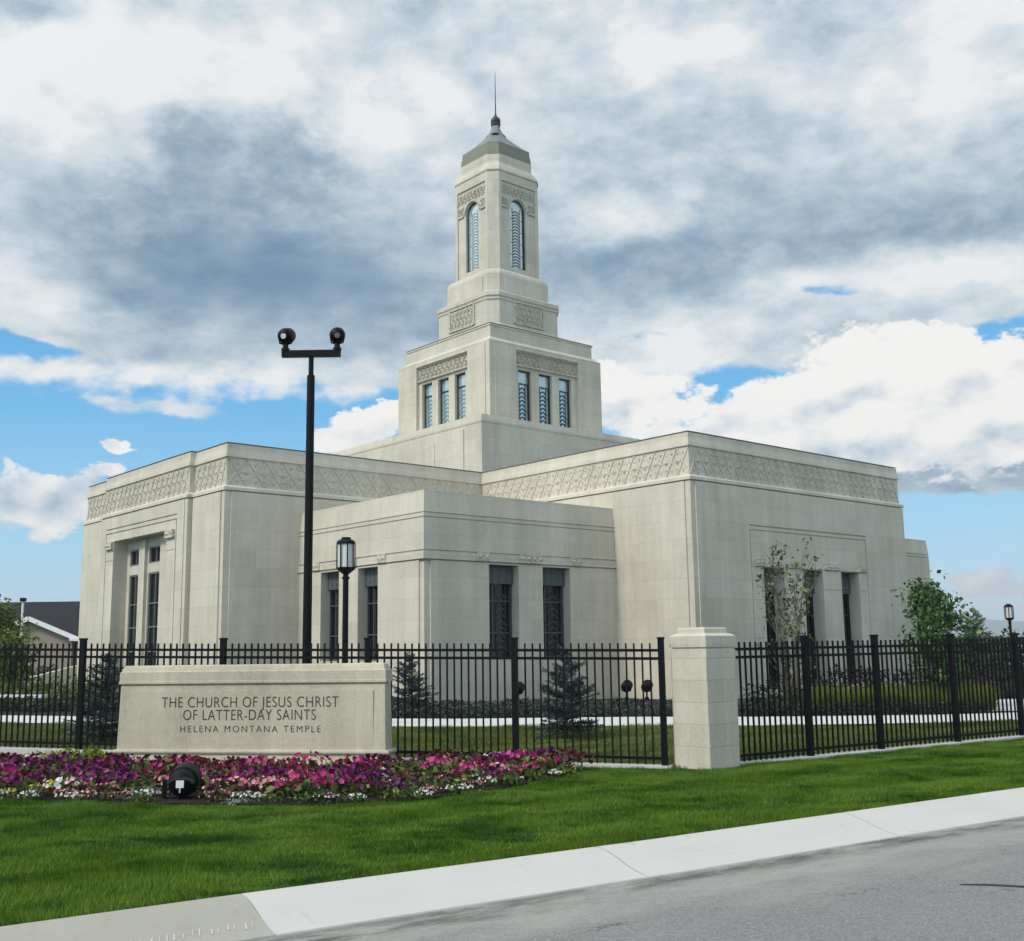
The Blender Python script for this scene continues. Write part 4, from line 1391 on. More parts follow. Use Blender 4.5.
# ------------------------------------------------------------------ gate pillar
pc = Vector((2.63, 15.35)) + Vector((0.755, 0.656)) * 0.31 + Vector((-0.656, 0.755)) * 0.31
pillar = thing('stone_pillar', 'square pale stone pillar with stepped cap standing between the two black fences', 'pillar', (pc.x, pc.y, GZ), RZB)
h = 0.32
ps = MB()
ps.stack(rect(-h, h, -h, h), [(0.0, -0.1), (0.0, 1.625), (-0.02, 1.63), (-0.02, 1.652)], top=True)
ps.build('shaft', PILSTONE, pillar)
ps = MB()
ps.stack(rect(-h, h, -h, h), [(-0.03, 1.650), (0.006, 1.652), (0.01, 1.70), (0.01, 1.80), (-0.03, 1.83), (-0.075, 1.845), (-0.075, 1.90), (-0.09, 1.925)], top=True)
ps.build('cap', PILSTONE, pillar)

# ------------------------------------------------------------------ monument sign
SK = 0.94                                    # sign size factor
SP = Vector((-6.11 * SK, 17.17 * SK))
SD = Vector((0.98048, -0.19663))
sign = thing('monument_sign', 'long low carved stone sign with dark engraved lettering above the flower bed', 'sign', (SP.x, SP.y, CAM_Z - SK * (CAM_Z - GZ)), math.atan2(SD.y, SD.x))
sign.scale = (SK, SK, SK)
dep = 0.32


def srect(x0, x1):
    return lambda o: [(x0 - o, -o), (x1 + o, -o), (x1 + o, dep + o), (x0 - o, dep + o)]


mb = MB()
mb.stack(srect(0.04, 4.33), [(0.10, -0.15), (0.09, 0.02), (0.075, 0.05), (0.03, 0.10), (0.012, 0.155), (0.012, 0.19), (0.035, 0.195), (0.042, 0.215), (0.035, 0.24), (0.0, 0.25)], top=True)
mb.build('base', SIGNSTONE, sign)
mb = MB()
mb.stack(srect(0.05, 4.31), [(0.0, 0.249), (-0.02, 1.185), (-0.035, 1.19), (-0.035, 1.215)], top=True)
# raised border of the front and of the right end
fy_ = 0.0
mb.facade((0.22, 0.012), (1, 0), NY, 3.90, 0.27, 1.10, proud=0.012, ends=True, topface=True)
sb = mb.build('body', SIGNSTONE, sign)
mb = MB()
mb.stack(srect(0.05, 4.31), [(-0.03, 1.214), (0.006, 1.216), (0.006, 1.25), (0.0, 1.255), (-0.005, 1.39), (-0.02, 1.40), (-0.035, 1.44), (-0.05, 1.475), (-0.07, 1.49)], top=True)
mb.build('cap', SIGNSTONE, sign)


def text_line(body, x0, x1, z0, z1, spacing=1.0):
    cu = bpy.data.curves.new('inscription', 'FONT')
    cu.body = body
    cu.size = 1.0
    cu.space_character = spacing
    cu.space_word = 1.05
    cu.offset = -0.011
    tmp = bpy.data.objects.new('tmp', cu)
    COL.objects.link(tmp)
    bpy.context.view_layer.update()
    dg = bpy.context.evaluated_depsgraph_get()
    me = bpy.data.meshes.new_from_object(tmp.evaluated_get(dg))
    bpy.data.objects.remove(tmp)
    me.name = 'inscription'
    vs = np.array([v.co[:] for v in me.vertices])
    lo, hi = vs.min(0), vs.max(0)
    k = (x1 - x0) / (hi[0] - lo[0])
    kz = (z1 - z0) / 0.729            # cap height of the built-in face
    lo[1] = 0.0
    out = np.empty_like(vs)
    out[:, 0] = x0 + (vs[:, 0] - lo[0]) * k
    out[:, 1] = -0.005
    out[:, 2] = z0 + (vs[:, 1] - lo[1]) * kz
    for v, c in zip(me.vertices, out):
        v.co = c
    me.materials.clear()
    me.materials.append(LETTER)
    me.update()
    o = bpy.data.objects.new('inscription', me)
    COL.objects.link(o)
    o.parent = sign
    return o


DZ = 0.05                                     # heights above the ground under the sign
text_line("THE CHURCH OF JESUS CHRIST", 0.77, 3.59, 0.815 + DZ, 0.978 + DZ, 1.08)
text_line("OF LATTER-DAY SAINTS", 1.13, 3.24, 0.628 + DZ, 0.791 + DZ, 1.08)
text_line("HELENA MONTANA TEMPLE", 1.09, 3.32, 0.452 + DZ, 0.553 + DZ, 1.35)

# ------------------------------------------------------------------ lamps
pole = thing('floodlight_pole', 'tall black pole carrying two round floodlights on a crossbar, in front of the temple', 'floodlight pole', (-3.54, 19.0, GZ))
mb = MB()
mb.tube([(0, 0, -0.1), (0, 0, 6.5)], [0.080, 0.068], 12)
mb.tube([(0, 0, 6.5), (0, 0, 6.84)], 0.045, 10)
mb.lathe((0, 0, 0), [(0.16, 0.0), (0.16, 0.05), (0.1, 0.08)], 14)
mb.build('pole', BLACK, pole)
mb = MB()
mb.box(-0.52, 0.52, -0.055, 0.055, 6.84, 6.955)
mb.build('crossbar', BLACK, pole)
for s_, yaw in ((-1, 0.1), (1, -0.12)):
    hx = s_ * 0.46
    a = MB()
    a.lathe((hx, 0, 6.95), [(0.075, 0.0), (0.075, 0.05), (0.05, 0.06), (0.05, 0.14), (0.085, 0.15)], 12)
    a.tube([(hx - 0.12, 0, 7.20), (hx - 0.10, 0, 7.10), (hx, 0, 7.07), (hx + 0.10, 0, 7.10), (hx + 0.12, 0, 7.20)], 0.02, 6)
    n_ = Vector((yaw, 0.93, -0.16 + 0.45)).normalized()
    a.lathe(Vector((hx, 0, 7.235)) - n_ * 0.11, [(0.03, -0.03), (0.07, -0.02), (0.125, 0.02), (0.14, 0.09), (0.14, 0.26), (0.12, 0.262)], 18, axis=n_)
    hd = a.build('floodlight', BLACK, pole)
    b_ = MB()
    b_.lathe(Vector((hx, 0, 7.235)) - n_ * 0.142, [(0.05, -0.006), (0.05, 0.0)], 10, axis=n_)
    b_.build('gear_cap', LABELWHITE if s_ < 0 else GREYMETAL, hd)


def lantern_post(name, label, loc, hgt, group=None):
    r = thing(name, label, 'street lamp', loc, 0.3, group)
    a = MB()
    a.lathe((0, 0, 0), [(0.14, -0.05), (0.14, 0.25), (0.10, 0.30), (0.075, 0.35), (0.065, hgt - 0.95), (0.09, hgt - 0.94), (0.09, hgt - 0.90), (0.06, hgt - 0.88), (0.06, hgt - 0.84)], 12)
    a.build('post', BLACK, r)
    a = MB()
    zb = hgt - 0.84
    a.lathe((0, 0, zb), [(0.06, 0.0), (0.10, 0.03), (0.19, 0.10), (0.215, 0.13), (0.215, 0.16)], 8)
    for k in range(8):
        t_ = 2 * math.pi * k / 8
        c_, s_ = math.cos(t_) * 0.205, math.sin(t_) * 0.205
        a.bar((c_, s_, zb + 0.14), (c_, s_, zb + 0.70), 0.024, 0.024)
    a.lathe((0, 0, zb), [(0.215, 0.69), (0.215, 0.73), (0.19, 0.77), (0.15, 0.79), (0.11, 0.80), (0.11, 0.84), (0.09, 0.845)], 8)
    cg = a.build('lantern_frame', BLACK, r)
    g = MB()
    g.lathe((0, 0, zb), [(0.18, 0.145), (0.18, 0.695)], 8)
    g.build('glass', LAMPGLASS, r)
    return r


lantern_post('lamp_post', 'black lamp post with a frosted eight-sided lantern beside the tall floodlight pole', (-3.80, 25.0, GZ), 4.22)
lantern_post('lamp_post', 'distant small lamp post against the open sky at the far right', (24.5, 55.0, GZ), 3.5)


def ground_flood(name, label, loc, yaw, r=0.15, stem=0.22, group=None):
    o = thing(name, label, 'floodlight', loc, yaw, group)
    a = MB()
    a.lathe((0, 0, 0), [(0.07, -0.05), (0.07, 0.03), (0.03, 0.05), (0.03, stem)], 10)
    a.tube([(-r * 1.05, 0, stem + r), (-r * 0.9, 0, stem + 0.25 * r), (0, 0, stem), (r * 0.9, 0, stem + 0.25 * r), (r * 1.05, 0, stem + r)], 0.018, 6)
    a.build('bracket', BLACK, o)
    n_ = Vector((0, 0.9, 0.42)).normalized()
    a = MB()
    a.lathe(Vector((0, 0, stem + r)) - n_ * r * 0.7, [(r * 0.3, -0.03), (r * 0.6, -0.02), (r * 0.95, r * 0.15), (r, r * 0.5), (r, r * 1.7), (r * 0.9, r * 1.72)], 18, axis=n_)
    a.build('housing', BLACK, o)
    return o


ground_flood('ground_floodlight', 'round black floodlight on the bed by the wall, third from the pillar', (2.05, 35.6, GZ + 0.1), 0.9, 0.13, 0.3)
ground_flood('ground_floodlight', 'round black floodlight by the temple wall, second from the stone pillar', (3.43, 34.6, GZ + 0.1), -0.5, 0.16, 0.2)
ground_flood('ground_floodlight', 'round black floodlight by the temple wall, nearest to the stone pillar', (4.03, 34.4, GZ + 0.1), -0.5, 0.16, 0.2)
ground_flood('ground_floodlight', 'round black floodlight half hidden behind the fence post left of the spruce', (0.08, 32.6, GZ + 0.1), -0.5, 0.16, 0.25)

# bed lamp among the flowers: drum with a hood, white label on its back
bl = thing('bed_floodlight', 'big black drum floodlight with white label standing among the flowers before the sign', 'floodlight', (-3.83, 13.08, GZ + 0.02), math.radians(4))
a = MB()
a.lathe((0, 0, 0), [(0.10, -0.05), (0.10, 0.0), (0.05, 0.015), (0.05, 0.03)], 12)
a.bar((-0.215, 0, 0.02), (-0.215, 0, 0.22), 0.02, 0.05)
a.bar((0.215, 0, 0.02), (0.215, 0, 0.22), 0.02, 0.05)
a.bar((-0.22, 0, 0.015), (0.22, 0, 0.015), 0.05, 0.02)
a.build('bracket', BLACK, bl)
n_ = Vector((0, 0.985, 0.17)).normalized()
WORN = simple('worn_black', (0.03, 0.033, 0.034), 0.5, 0.2, 0.4, 0.3, 14)
a = MB()
a.lathe(Vector((0, 0, 0.20)) - n_ * 0.13, [(0.02, -0.045), (0.09, -0.04), (0.14, -0.01), (0.15, 0.03), (0.15, 0.10), (0.172, 0.11), (0.172, 0.30), (0.16, 0.302)], 28, axis=n_)
a.build('housing', BLACK, bl, smooth=False)
a = MB()
ts = np.linspace(0.12, math.pi - 0.12, 15)
for t0, t1 in zip(ts[:-1], ts[1:]):
    a.bar((0.145 * math.cos(t0), -0.165, 0.185 + 0.065 * math.sin(t0)), (0.145 * math.cos(t1), -0.165, 0.185 + 0.065 * math.sin(t1)), 0.035, 0.03)
a.build('hood_band', WORN, bl)
a = MB()
a.box(-0.043, 0.043, -0.205, -0.185, 0.145, 0.225)
a.bar((0, -0.195, 0.09), (0, -0.195, 0.145), 0.015, 0.01)
a.build('label_plate', LABELWHITE, bl)

# ------------------------------------------------------------------ neighbouring house and far things
hs = thing('neighbour_house', 'house with dark shingle roof and white gable trim beyond the left end of the fence', 'house', (-33.0, 75.0, GZ), 0.0)
mb = MB()
mb.box(-12, 4.2, 0.6, 10, -0.2, 2.75)
mb.add([(-3.0, 0.0, -0.2), (3.2, 0.0, -0.2), (3.2, 0.0, 2.75), (0.35, 0.0, 4.05), (-3.0, 0.0, 2.75), (-3.0, 1.0, -0.2), (3.2, 1.0, -0.2), (3.2, 1.0, 2.75), (0.35, 1.0, 4.05), (-3.0, 1.0, 2.75)],
       ((0, 1, 2, 3, 4), (1, 6, 7, 2), (5, 0, 4, 9)))
mb.build('wall', SIDING, hs)
mb = MB()
for (a, b) in (((-14, -0.2, 2.7), (-14, 5.2, 5.55)),):
    mb.add([(-14, 0.1, 2.7), (5.4, 0.1, 2.7), (5.4, 5.2, 5.5), (-14, 5.2, 5.5), (-14, 10.4, 2.7), (5.4, 10.4, 2.7)], ((0, 1, 2, 3), (3, 2, 5, 4), (0, 3, 4), (1, 5, 2)))
# cross gable roof
mb.add([(-3.4, -0.4, 2.62), (0.35, -0.4, 4.22), (0.35, 3.2, 4.22), (-3.4, 3.2, 2.62)], ((0, 1, 2, 3),))
mb.add([(0.35, -0.4, 4.22), (3.75, -0.4, 2.78), (3.75, 3.2, 2.78), (0.35, 3.2, 4.22)], ((0, 1, 2, 3),))
mb.build('roof', SHINGLE, hs)
mb = MB()
mb.bar((-3.4, -0.42, 2.55), (0.35, -0.42, 4.13), 0.06, 0.30)
mb.bar((0.35, -0.42, 4.13), (3.75, -0.42, 2.70), 0.06, 0.30)
mb.bar((3.2, -0.38, 2.72), (4.3, -0.38, 2.66), 0.2, 0.22)
mb.build('gable_trim', WHITEPAINT, hs)
for x0 in (-4.6, -1.7):
    mb = MB()
    for k in range(4):
        mb.bar((x0 + 0.7 * k, -0.06 if x0 > -3 else 0.54, 0.9), (x0 + 0.7 * k, -0.06 if x0 > -3 else 0.54, 1.85), 0.09, 0.08)
    for z in (0.9, 1.85):
        mb.bar((x0, -0.06 if x0 > -3 else 0.54, z), (x0 + 2.1, -0.06 if x0 > -3 else 0.54, z), 0.08, 0.09)
    fo = mb.build('window', WHITEPAINT, hs)
    g = MB()
    yy = -0.03 if x0 > -3 else 0.57
    g.quad((x0, yy, 0.9), (x0 + 2.1, yy, 0.9), (x0 + 2.1, yy, 1.85), (x0, yy, 1.85))
    g.build('pane', DARKGLASS, fo)
fp_ = thing('flagpole', 'thin pale pole with square head standing before the dark house roof', 'pole', (-22.3, 50.3, GZ))
mb = MB()
mb.tube([(0, 0, -0.1), (0, 0, 4.1)], [0.06, 0.05], 8)
mb.build('shaft', WHITEPAINT, fp_)
mb = MB()
mb.box(-0.11, 0.11, -0.1, 0.1, 4.1, 4.26)
mb.build('head', BLACK, fp_)

# distant hill ridge
mb = MB()
xs = np.linspace(-2600, 4200, 90)
rs = random.Random(3)
top = []
for x in xs:
    h_ = 66 + 34 * math.sin(x * 0.0013 + 0.6) + 16 * math.sin(x * 0.0041 + 1.0) + 7 * math.sin(x * 0.011) + rs.uniform(-2, 2)
    top.append(h_)
vs = []
for x, h_ in zip(xs, top):
    vs += [(x, 3300, -2), (x, 3900, h_ * 0.72), (x, 4400, h_), (x, 5200, -2)]
fs = [(i * 4 + k, (i + 1) * 4 + k, (i + 1) * 4 + k + 1, i * 4 + k + 1) for i in range(len(xs) - 1) for k in range(3)]
mb.add(vs, fs)
struct(mb.build('hill', HILL))

# air between here and the far hill
hz = MB()
hz.box(-6900, 4900, -3800, 6900, -3.0, 135.0)
m_ = bpy.data.materials.new('air')
m_.use_nodes = True
nt = m_.node_tree
nt.nodes.clear()
ou = nt.nodes.new('ShaderNodeOutputMaterial')
pv = nt.nodes.new('ShaderNodeVolumePrincipled')
pv.inputs['Color'].default_value = (0.86, 0.93, 1.0, 1)
pv.inputs['Density'].default_value = 0.00028
pv.inputs['Anisotropy'].default_value = 0.0
nt.links.new(pv.outputs[0], ou.inputs['Volume'])
stuff(hz.build('haze', m_))

# low pale building far right
fb_ = thing('far_building', 'low white building with dark openings far behind the right end of the fence', 'building', (33, 76, GZ), 0.5)
mb = MB()
mb.box(-6, 8, 0, 6, -0.2, 1.6)
mb.build('wall', WHITEPAINT, fb_)
mb = MB()
mb.box(-6.3, 8.3, -0.4, 6.4, 1.6, 1.95)
mb.build('roof', SHINGLE, fb_)
for k in range(5):
    mb = MB()
    mb.box(-5.2 + k * 2.6, -4.0 + k * 2.6, -0.03, 0.05, 0.3, 1.4)
    mb.build('door', DARKGLASS, fb_)

# ------------------------------------------------------------------ trees and shrubs
def branch(mb, rng, p, d, L, r, depth, tips, spread=0.5, up=0.25, n=6):
    segs = 4
    pts = [Vector(p)]
    rad = [r]
    dd = Vector(d).normalized()
    for i in range(segs):
        dd = (dd + Vector((rng.gauss(0, 0.10), rng.gauss(0, 0.10), up * 0.12))).normalized()
        pts.append(pts[-1] + dd * (L / segs))
        rad.append(r * (1 - 0.75 * (i + 1) / segs))
    mb.tube(pts, rad, n, cap=False)
    for q in pts[1:]:
        tips.append(q)
    if depth > 0:
        for k in range(rng.randint(2, 4)):
            i = rng.randint(1, segs)
            a = Vector((rng.gauss(0, 1), rng.gauss(0, 1), rng.gauss(0.2, 0.5))).normalized()
            branch(mb, rng, pts[i], dd + a * spread, L * rng.uniform(0.45, 0.7), max(rad[i] * 0.7, 0.004), depth - 1, tips, spread, up, max(4, n - 1))


def broad_tree(name, label, loc, hgt, trunk_h, crown_r, m_, n_leaf, leaf, seed, bark=BARK, stems=1, thin=False, group=None, trunk_r=0.07):
    rng = random.Random(seed)
    nr = np.random.default_rng(seed)
    root = thing(name, label, 'tree', loc, 0, group)
    mb = MB()
    tips = []
    for s_ in range(stems):
        off = Vector((rng.uniform(-0.12, 0.12), rng.uniform(-0.12, 0.12), 0)) if stems > 1 else Vector((0, 0, 0))
        lean = Vector((rng.gauss(0, 0.14), rng.gauss(0, 0.14), 1)) if stems > 1 else Vector((rng.gauss(0, 0.03), rng.gauss(0, 0.03), 1))
        lean.normalize()
        hh = hgt * (rng.uniform(0.75, 1.0) if stems > 1 else 0.92)
        N = 9
        pts = [off + lean * (hh * i / N) + Vector((rng.gauss(0, 0.02) * i, rng.gauss(0, 0.02) * i, 0)) * 0.6 for i in range(N + 1)]
        r0 = trunk_r * (0.6 if stems > 1 else 1)
        rad = [r0 * (1 - 0.88 * i / N) for i in range(N + 1)]
        mb.tube(pts, rad, 7)
        nb = int((9 if stems > 1 else 26))
        for b in range(nb):
            f = trunk_h / hgt + (1 - trunk_h / hgt) * (b + 0.5) / nb
            i = min(N - 1, int(f * N))
            p = pts[i].lerp(pts[i + 1], f * N - i)
            t_ = b * 2.4 + rng.uniform(-0.5, 0.5)
            prof = math.sin(math.pi * min(1, max(0.12, (f - trunk_h / hgt) / (1 - trunk_h / hgt) * 0.9 + 0.12))) if not thin else 0.55 * (1.15 - f)
            L = crown_r * (0.35 + 0.75 * prof) * rng.uniform(0.7, 1.1)
            upv = 0.45 if not thin else 1.5
            branch(mb, rng, p, Vector((math.cos(t_), math.sin(t_), upv)), L, max(0.008, rad[i] * 0.5), 1 if not thin else 1, tips, 0.7, 0.4, 5)
        tips.append(pts[-1])
    mb.build('trunk', bark, root)
    T = np.array([t_[:] for t_ in tips])
    T = T[T[:, 2] > trunk_h * 0.9]
    idx = nr.integers(0, len(T), n_leaf)
    spread = leaf * (1.6 if not thin else 0.7)
    c = T[idx] + nr.normal(size=(n_leaf, 3)) * spread
    np_mesh('crown', leaves(c, leaf, 0.62, nr, 0.3), 4, m_, root)
    return root


def spruce(name, label, loc, hgt, rad, seed, group=None, m_=None, dens=1.0):
    rng = np.random.default_rng(seed)
    root = thing(name, label, 'spruce', loc, rng.uniform(0, 6), group)
    mb = MB()
    mb.tube([(0, 0, -0.05), (0, 0, hgt * 0.6), (0, 0, hgt * 0.98)], [0.055, 0.03, 0.006], 7)
    need = []
    levels = int(hgt / 0.115)
    for k in range(levels):
        f = (k + 0.5) / levels
        z = 0.10 + (hgt - 0.18) * f
        R = rad * (1 - f) ** 0.85 * (1.0 if f > 0.12 else 0.8) + 0.05
        nb = int(5 + 6 * (1 - f))
        for b in range(nb):
            t_ = rng.uniform(0, 2 * math.pi)
            L = R * rng.uniform(0.62, 1.12)
            zz0 = z + rng.uniform(-0.05, 0.05)
            slope = 0.62 * f ** 0.7 + rng.uniform(-0.15, 0.2) - 0.05
            dirv = np.array([math.cos(t_), math.sin(t_), slope])
            side = np.array([-math.sin(t_), math.cos(t_), 0])
            e = np.array([0, 0, zz0]) + dirv * L
            mb.tube([(0, 0, zz0), tuple(e)], [0.010, 0.003], 4, cap=False)
            nn_ = int(34 * dens * (L / 0.5) + 8)
            s_ = rng.uniform(0.12, 1.0, nn_)
            bs = np.array([0, 0, zz0]) + dirv * (s_ * L)[:, None]
            # twigs to both sides
            tw = rng.normal(size=nn_) * 0.16 * L * (1.15 - s_)
            bs = bs + side * tw[:, None] + rng.normal(size=(nn_, 3)) * 0.012
            nd = dirv * 0.7 + side * np.sign(tw)[:, None] * 0.6 + rng.normal(size=(nn_, 3)) * 0.45
            nd /= np.linalg.norm(nd, axis=1)[:, None]
            ln = rng.uniform(0.05, 0.09, nn_)[:, None]
            w_ = np.cross(nd, rng.normal(size=(nn_, 3)))
            w_ /= np.linalg.norm(w_, axis=1)[:, None]
            need.append(np.stack([bs - w_ * 0.012, bs + w_ * 0.012, bs + nd * ln], 1))
    mb.build('trunk', DARKBARK, root)
    np_mesh('crown', np.concatenate(need), 3, m_ or SPRUCE, root)
    return root


spruce('blue_spruce', 'young blue spruce on the lawn behind the fence, right of the flower bed', (0.92, 20.9, GZ), 1.72, 0.82, 5, None, None, 2.4)
spruce('blue_spruce', 'young blue spruce against the temple wall just right of the stone sign', (-2.72, 28.9, GZ), 1.66, 0.75, 8, None, None, 2.0)
spruce('blue_spruce', 'dark full spruce behind the fence close to the left end of the stone sign', (-7.75, 21.2, GZ), 1.72, 0.9, 9, None, None, 2.2)

broad_tree('young_tree', 'slender multi-stemmed young tree with sparse leaves before the three tall windows', (6.8, 27.6, GZ), 4.15, 0.5, 1.2, LIMELEAF, 800, 0.10, 21, BARK, stems=7, thin=True)
broad_tree('maple_tree', 'round dark green maple at the right corner of the temple', (10.62, 28.0, GZ), 3.1, 0.6, 0.54, MAPLE, 3400, 0.12, 33, DARKBARK)
broad_tree('leafy_tree', 'yellow-green tree in front of the dark-roofed house at the far left', (-21.5, 46.5, GZ), 3.75, 0.6, 0.9, YOUNGLEAF, 2600, 0.17, 41, DARKBARK)
broad_tree('leafy_tree', 'small dark tree low behind the fence at the left edge', (-17.8, 39.5, GZ), 2.2, 0.3, 0.8, YOUNGLEAF, 1800, 0.16, 44, DARKBARK)
spruce('pine_tree', 'dark pine standing right of the maple at the end of the temple', (16.6, 40.2, GZ), 2.95, 1.3, 55, None, MAPLE, 1.6)


def shrub(name, label, loc, rx, ry, hz, m_, n_, leaf, seed, group=None, cat='shrub', up=0.0):
    nr = np.random.default_rng(seed)
    root = thing(name, label, cat, loc, nr.uniform(0, 6), group)
    u = nr.normal(size=(n_, 3))
    u /= np.linalg.norm(u, axis=1)[:, None]
    lump = 1 + 0.22 * np.sin(u[:, 0] * 5 + seed) * np.sin(u[:, 1] * 4 + 1.3 * seed) + 0.15 * np.sin(u[:, 2] * 7 + seed)
    r = (nr.uniform(0.35, 1, n_) ** 0.6) * lump
    c = np.stack([u[:, 0] * rx * r, u[:, 1] * ry * r, hz * 0.42 + u[:, 2] * hz * 0.55 * r], 1)
    c[:, 2] = np.maximum(c[:, 2], 0.02)
    np_mesh('foliage', leaves(c, leaf, 0.5, nr, up), 4, m_, root)
    mb = MB()
    for k in range(4):
        t_ = nr.uniform(0, 6.28)
        mb.tube([(0, 0, -0.03), (math.cos(t_) * rx * 0.4, math.sin(t_) * ry * 0.4, hz * 0.6)], [0.015, 0.005], 4, cap=False)
    mb.build('stem', DARKBARK, root)
    return root


def shrub_copies(proto, spots, label, group, rng):
    proto['group'] = group
    proto['label'] = label
    for i, (x, y, sc) in enumerate(spots):
        if i == 0:
            proto.location = (x, y, GZ + 0.01)
            proto.scale = (sc, sc, sc)
        else:
            copy_thing(proto, (x, y, GZ + 0.01), rng.uniform(0, 6.28), sc, label, group)


rg = random.Random(77)
# low junipers along the path, under the wall
spots = []
for x in np.arange(-5.2, 5.4, 0.62):
    yb = np.interp(x, [p[0] for p in PB], [p[1] for p in PB])
    spots.append((x + rg.uniform(-0.15, 0.15), yb + 0.55 + rg.uniform(-0.1, 0.15), rg.uniform(0.85, 1.15)))
    spots.append((x + 0.3 + rg.uniform(-0.2, 0.2), yb + 1.5 + rg.uniform(-0.2, 0.5), rg.uniform(0.9, 1.3)))
    if x < 2.2:
        spots.append((x + rg.uniform(-0.2, 0.2), yb + 2.9 + rg.uniform(-0.3, 0.6), rg.uniform(0.9, 1.3)))
pj = shrub('juniper_shrub', '', (0, 0, 0), 0.42, 0.42, 0.34, JUNIPER, 520, 0.075, 4)
shrub_copies(pj, spots, 'low grey-green juniper in the bed between the white path and the temple wall', 'junipers along the temple wall', rg)
# left hedge before the stair wall
spots = [(-20.6 + 0.8 * k + rg.uniform(-0.1, 0.1), 38.8 - 0.32 * k + rg.uniform(-0.2, 0.2), rg.uniform(0.9, 1.15)) for k in range(13)]
p_ = shrub('hedge_shrub', '', (0, 0, 0), 0.6, 0.55, 0.95, YOUNGLEAF, 700, 0.10, 6)
shrub_copies(p_, spots, 'yellow-green shrub in the row below the pale stair wall at far left', 'hedge below the stair wall', rg)
spots = [(-21 + 0.75 * k + rg.uniform(-0.1, 0.1), 36.4 - 0.3 * k + rg.uniform(-0.2, 0.2), rg.uniform(0.85, 1.1)) for k in range(15)]
p_ = shrub('dark_shrub', '', (0, 0, 0), 0.5, 0.5, 0.45, DARKLEAF, 420, 0.09, 16)
shrub_copies(p_, spots, 'low dark shrub between the yellow-green hedge and the white path at far left', 'dark shrubs at far left', rg)
# right bed: dark edging, golden grass, red shrubs
spots = [(5.9 + 0.55 * k, np.interp(5.9 + 0.55 * k, [p[0] for p in PB], [p[1] for p in PB]) + 0.4 + rg.uniform(-0.05, 0.1), rg.uniform(0.8, 1.1)) for k in range(10)]
p_ = shrub('dark_shrub', '', (0, 0, 0), 0.4, 0.4, 0.34, DARKLEAF, 380, 0.08, 17)
shrub_copies(p_, spots, 'low dark shrub lining the white path behind the right-hand fence', 'dark shrubs along the right path', rg)


def grass_tuft(name, m_, hgt, rad, n_, seed):
    nr = np.random.default_rng(seed)
    root = thing(name, '', 'grass tuft', (0, 0, 0))
    t_ = nr.uniform(0, 2 * math.pi, n_)
    r0 = nr.uniform(0, rad * 0.35, n_)
    base = np.stack([np.cos(t_) * r0, np.sin(t_) * r0, np.zeros(n_)], 1)
    lean = nr.uniform(0.1, 0.75, n_)
    hh = hgt * nr.uniform(0.6, 1.1, n_)
    tip = base + np.stack([np.cos(t_) * lean * rad, np.sin(t_) * lean * rad, hh], 1)
    w_ = np.stack([-np.sin(t_), np.cos(t_), np.zeros(n_)], 1) * 0.012
    np_mesh('blades', np.stack([base - w_, base + w_, tip], 1), 3, m_, root)
    return root


spots = []
for k in range(11):
    for j in range(3):
        spots.append((7.1 + 0.42 * k + rg.uniform(-0.12, 0.12), 27.2 + 0.22 * (k % 2) + 0.6 * j + rg.uniform(-0.1, 0.1), rg.uniform(0.85, 1.15)))
p_ = grass_tuft('ornamental_grass', GOLDGRASS, 0.62, 0.55, 420, 5)
shrub_copies(p_, spots, 'yellow-green ornamental grass tuft in the bed behind the right-hand fence', 'ornamental grasses behind the right fence', rg)
spots = [(7.6 + 0.55 * k + rg.uniform(-0.1, 0.1), 29.6 + 0.1 * k + rg.uniform(-0.2, 0.2), rg.uniform(0.85, 1.2)) for k in range(8)]
p_ = shrub('red_leaved_shrub', '', (0, 0, 0), 0.42, 0.42, 1.05, REDLEAF, 330, 0.10, 23)
shrub_copies(p_, spots, 'dark red-leaved shrub behind the golden grasses under the three tall windows', 'red-leaved shrubs under the tall windows', rg)
spots = [(12.0 + 0.65 * k + rg.uniform(-0.1, 0.1), 32.8 + 0.12 * k + rg.uniform(-0.2, 0.2), rg.uniform(0.9, 1.15)) for k in range(11)]
p_ = shrub('red_leaved_shrub', '', (0, 0, 0), 0.5, 0.45, 0.8, REDLEAF, 420, 0.10, 24)
shrub_copies(p_, spots, 'dark red-leaved shrub behind the plaza to the right of the maple', 'red-leaved shrubs by the plaza', rg)
shrub('dark_shrub', 'dark rounded shrub in the bed at the foot of the slender young tree', (6.3, 27.3, GZ), 0.75, 0.6, 0.95, DARKLEAF, 800, 0.09, 31)
shrub('dark_shrub', 'big dark rounded bush behind the fence between the maple and the far lamp', (14.9, 36.5, GZ), 1.5, 1.2, 1.5, DARKLEAF, 1400, 0.13, 32)
# far hedge at the right
spots = [(20.6 + 1.3 * k, 52.0 + 0.5 * k + rg.uniform(-0.4, 0.4), rg.uniform(0.85, 1.1)) for k in range(10)]
p_ = shrub('far_bush', '', (0, 0, 0), 1.1, 1.0, 1.95, DARKLEAF, 900, 0.18, 51)
shrub_copies(p_, spots, 'dark green bush in the far hedge below the distant lamp post', 'far hedge at the right', rg)
spots = [(-45 + 2.2 * k, 70.5 + rg.uniform(-0.5, 0.5), rg.uniform(0.8, 1.1)) for k in range(8)]
p_ = shrub('house_bush', '', (0, 0, 0), 1.2, 1.0, 1.2, DARKLEAF, 800, 0.18, 52)
shrub_copies(p_, spots, 'dark bush in front of the dark-roofed house', 'bushes before the neighbour house', rg)
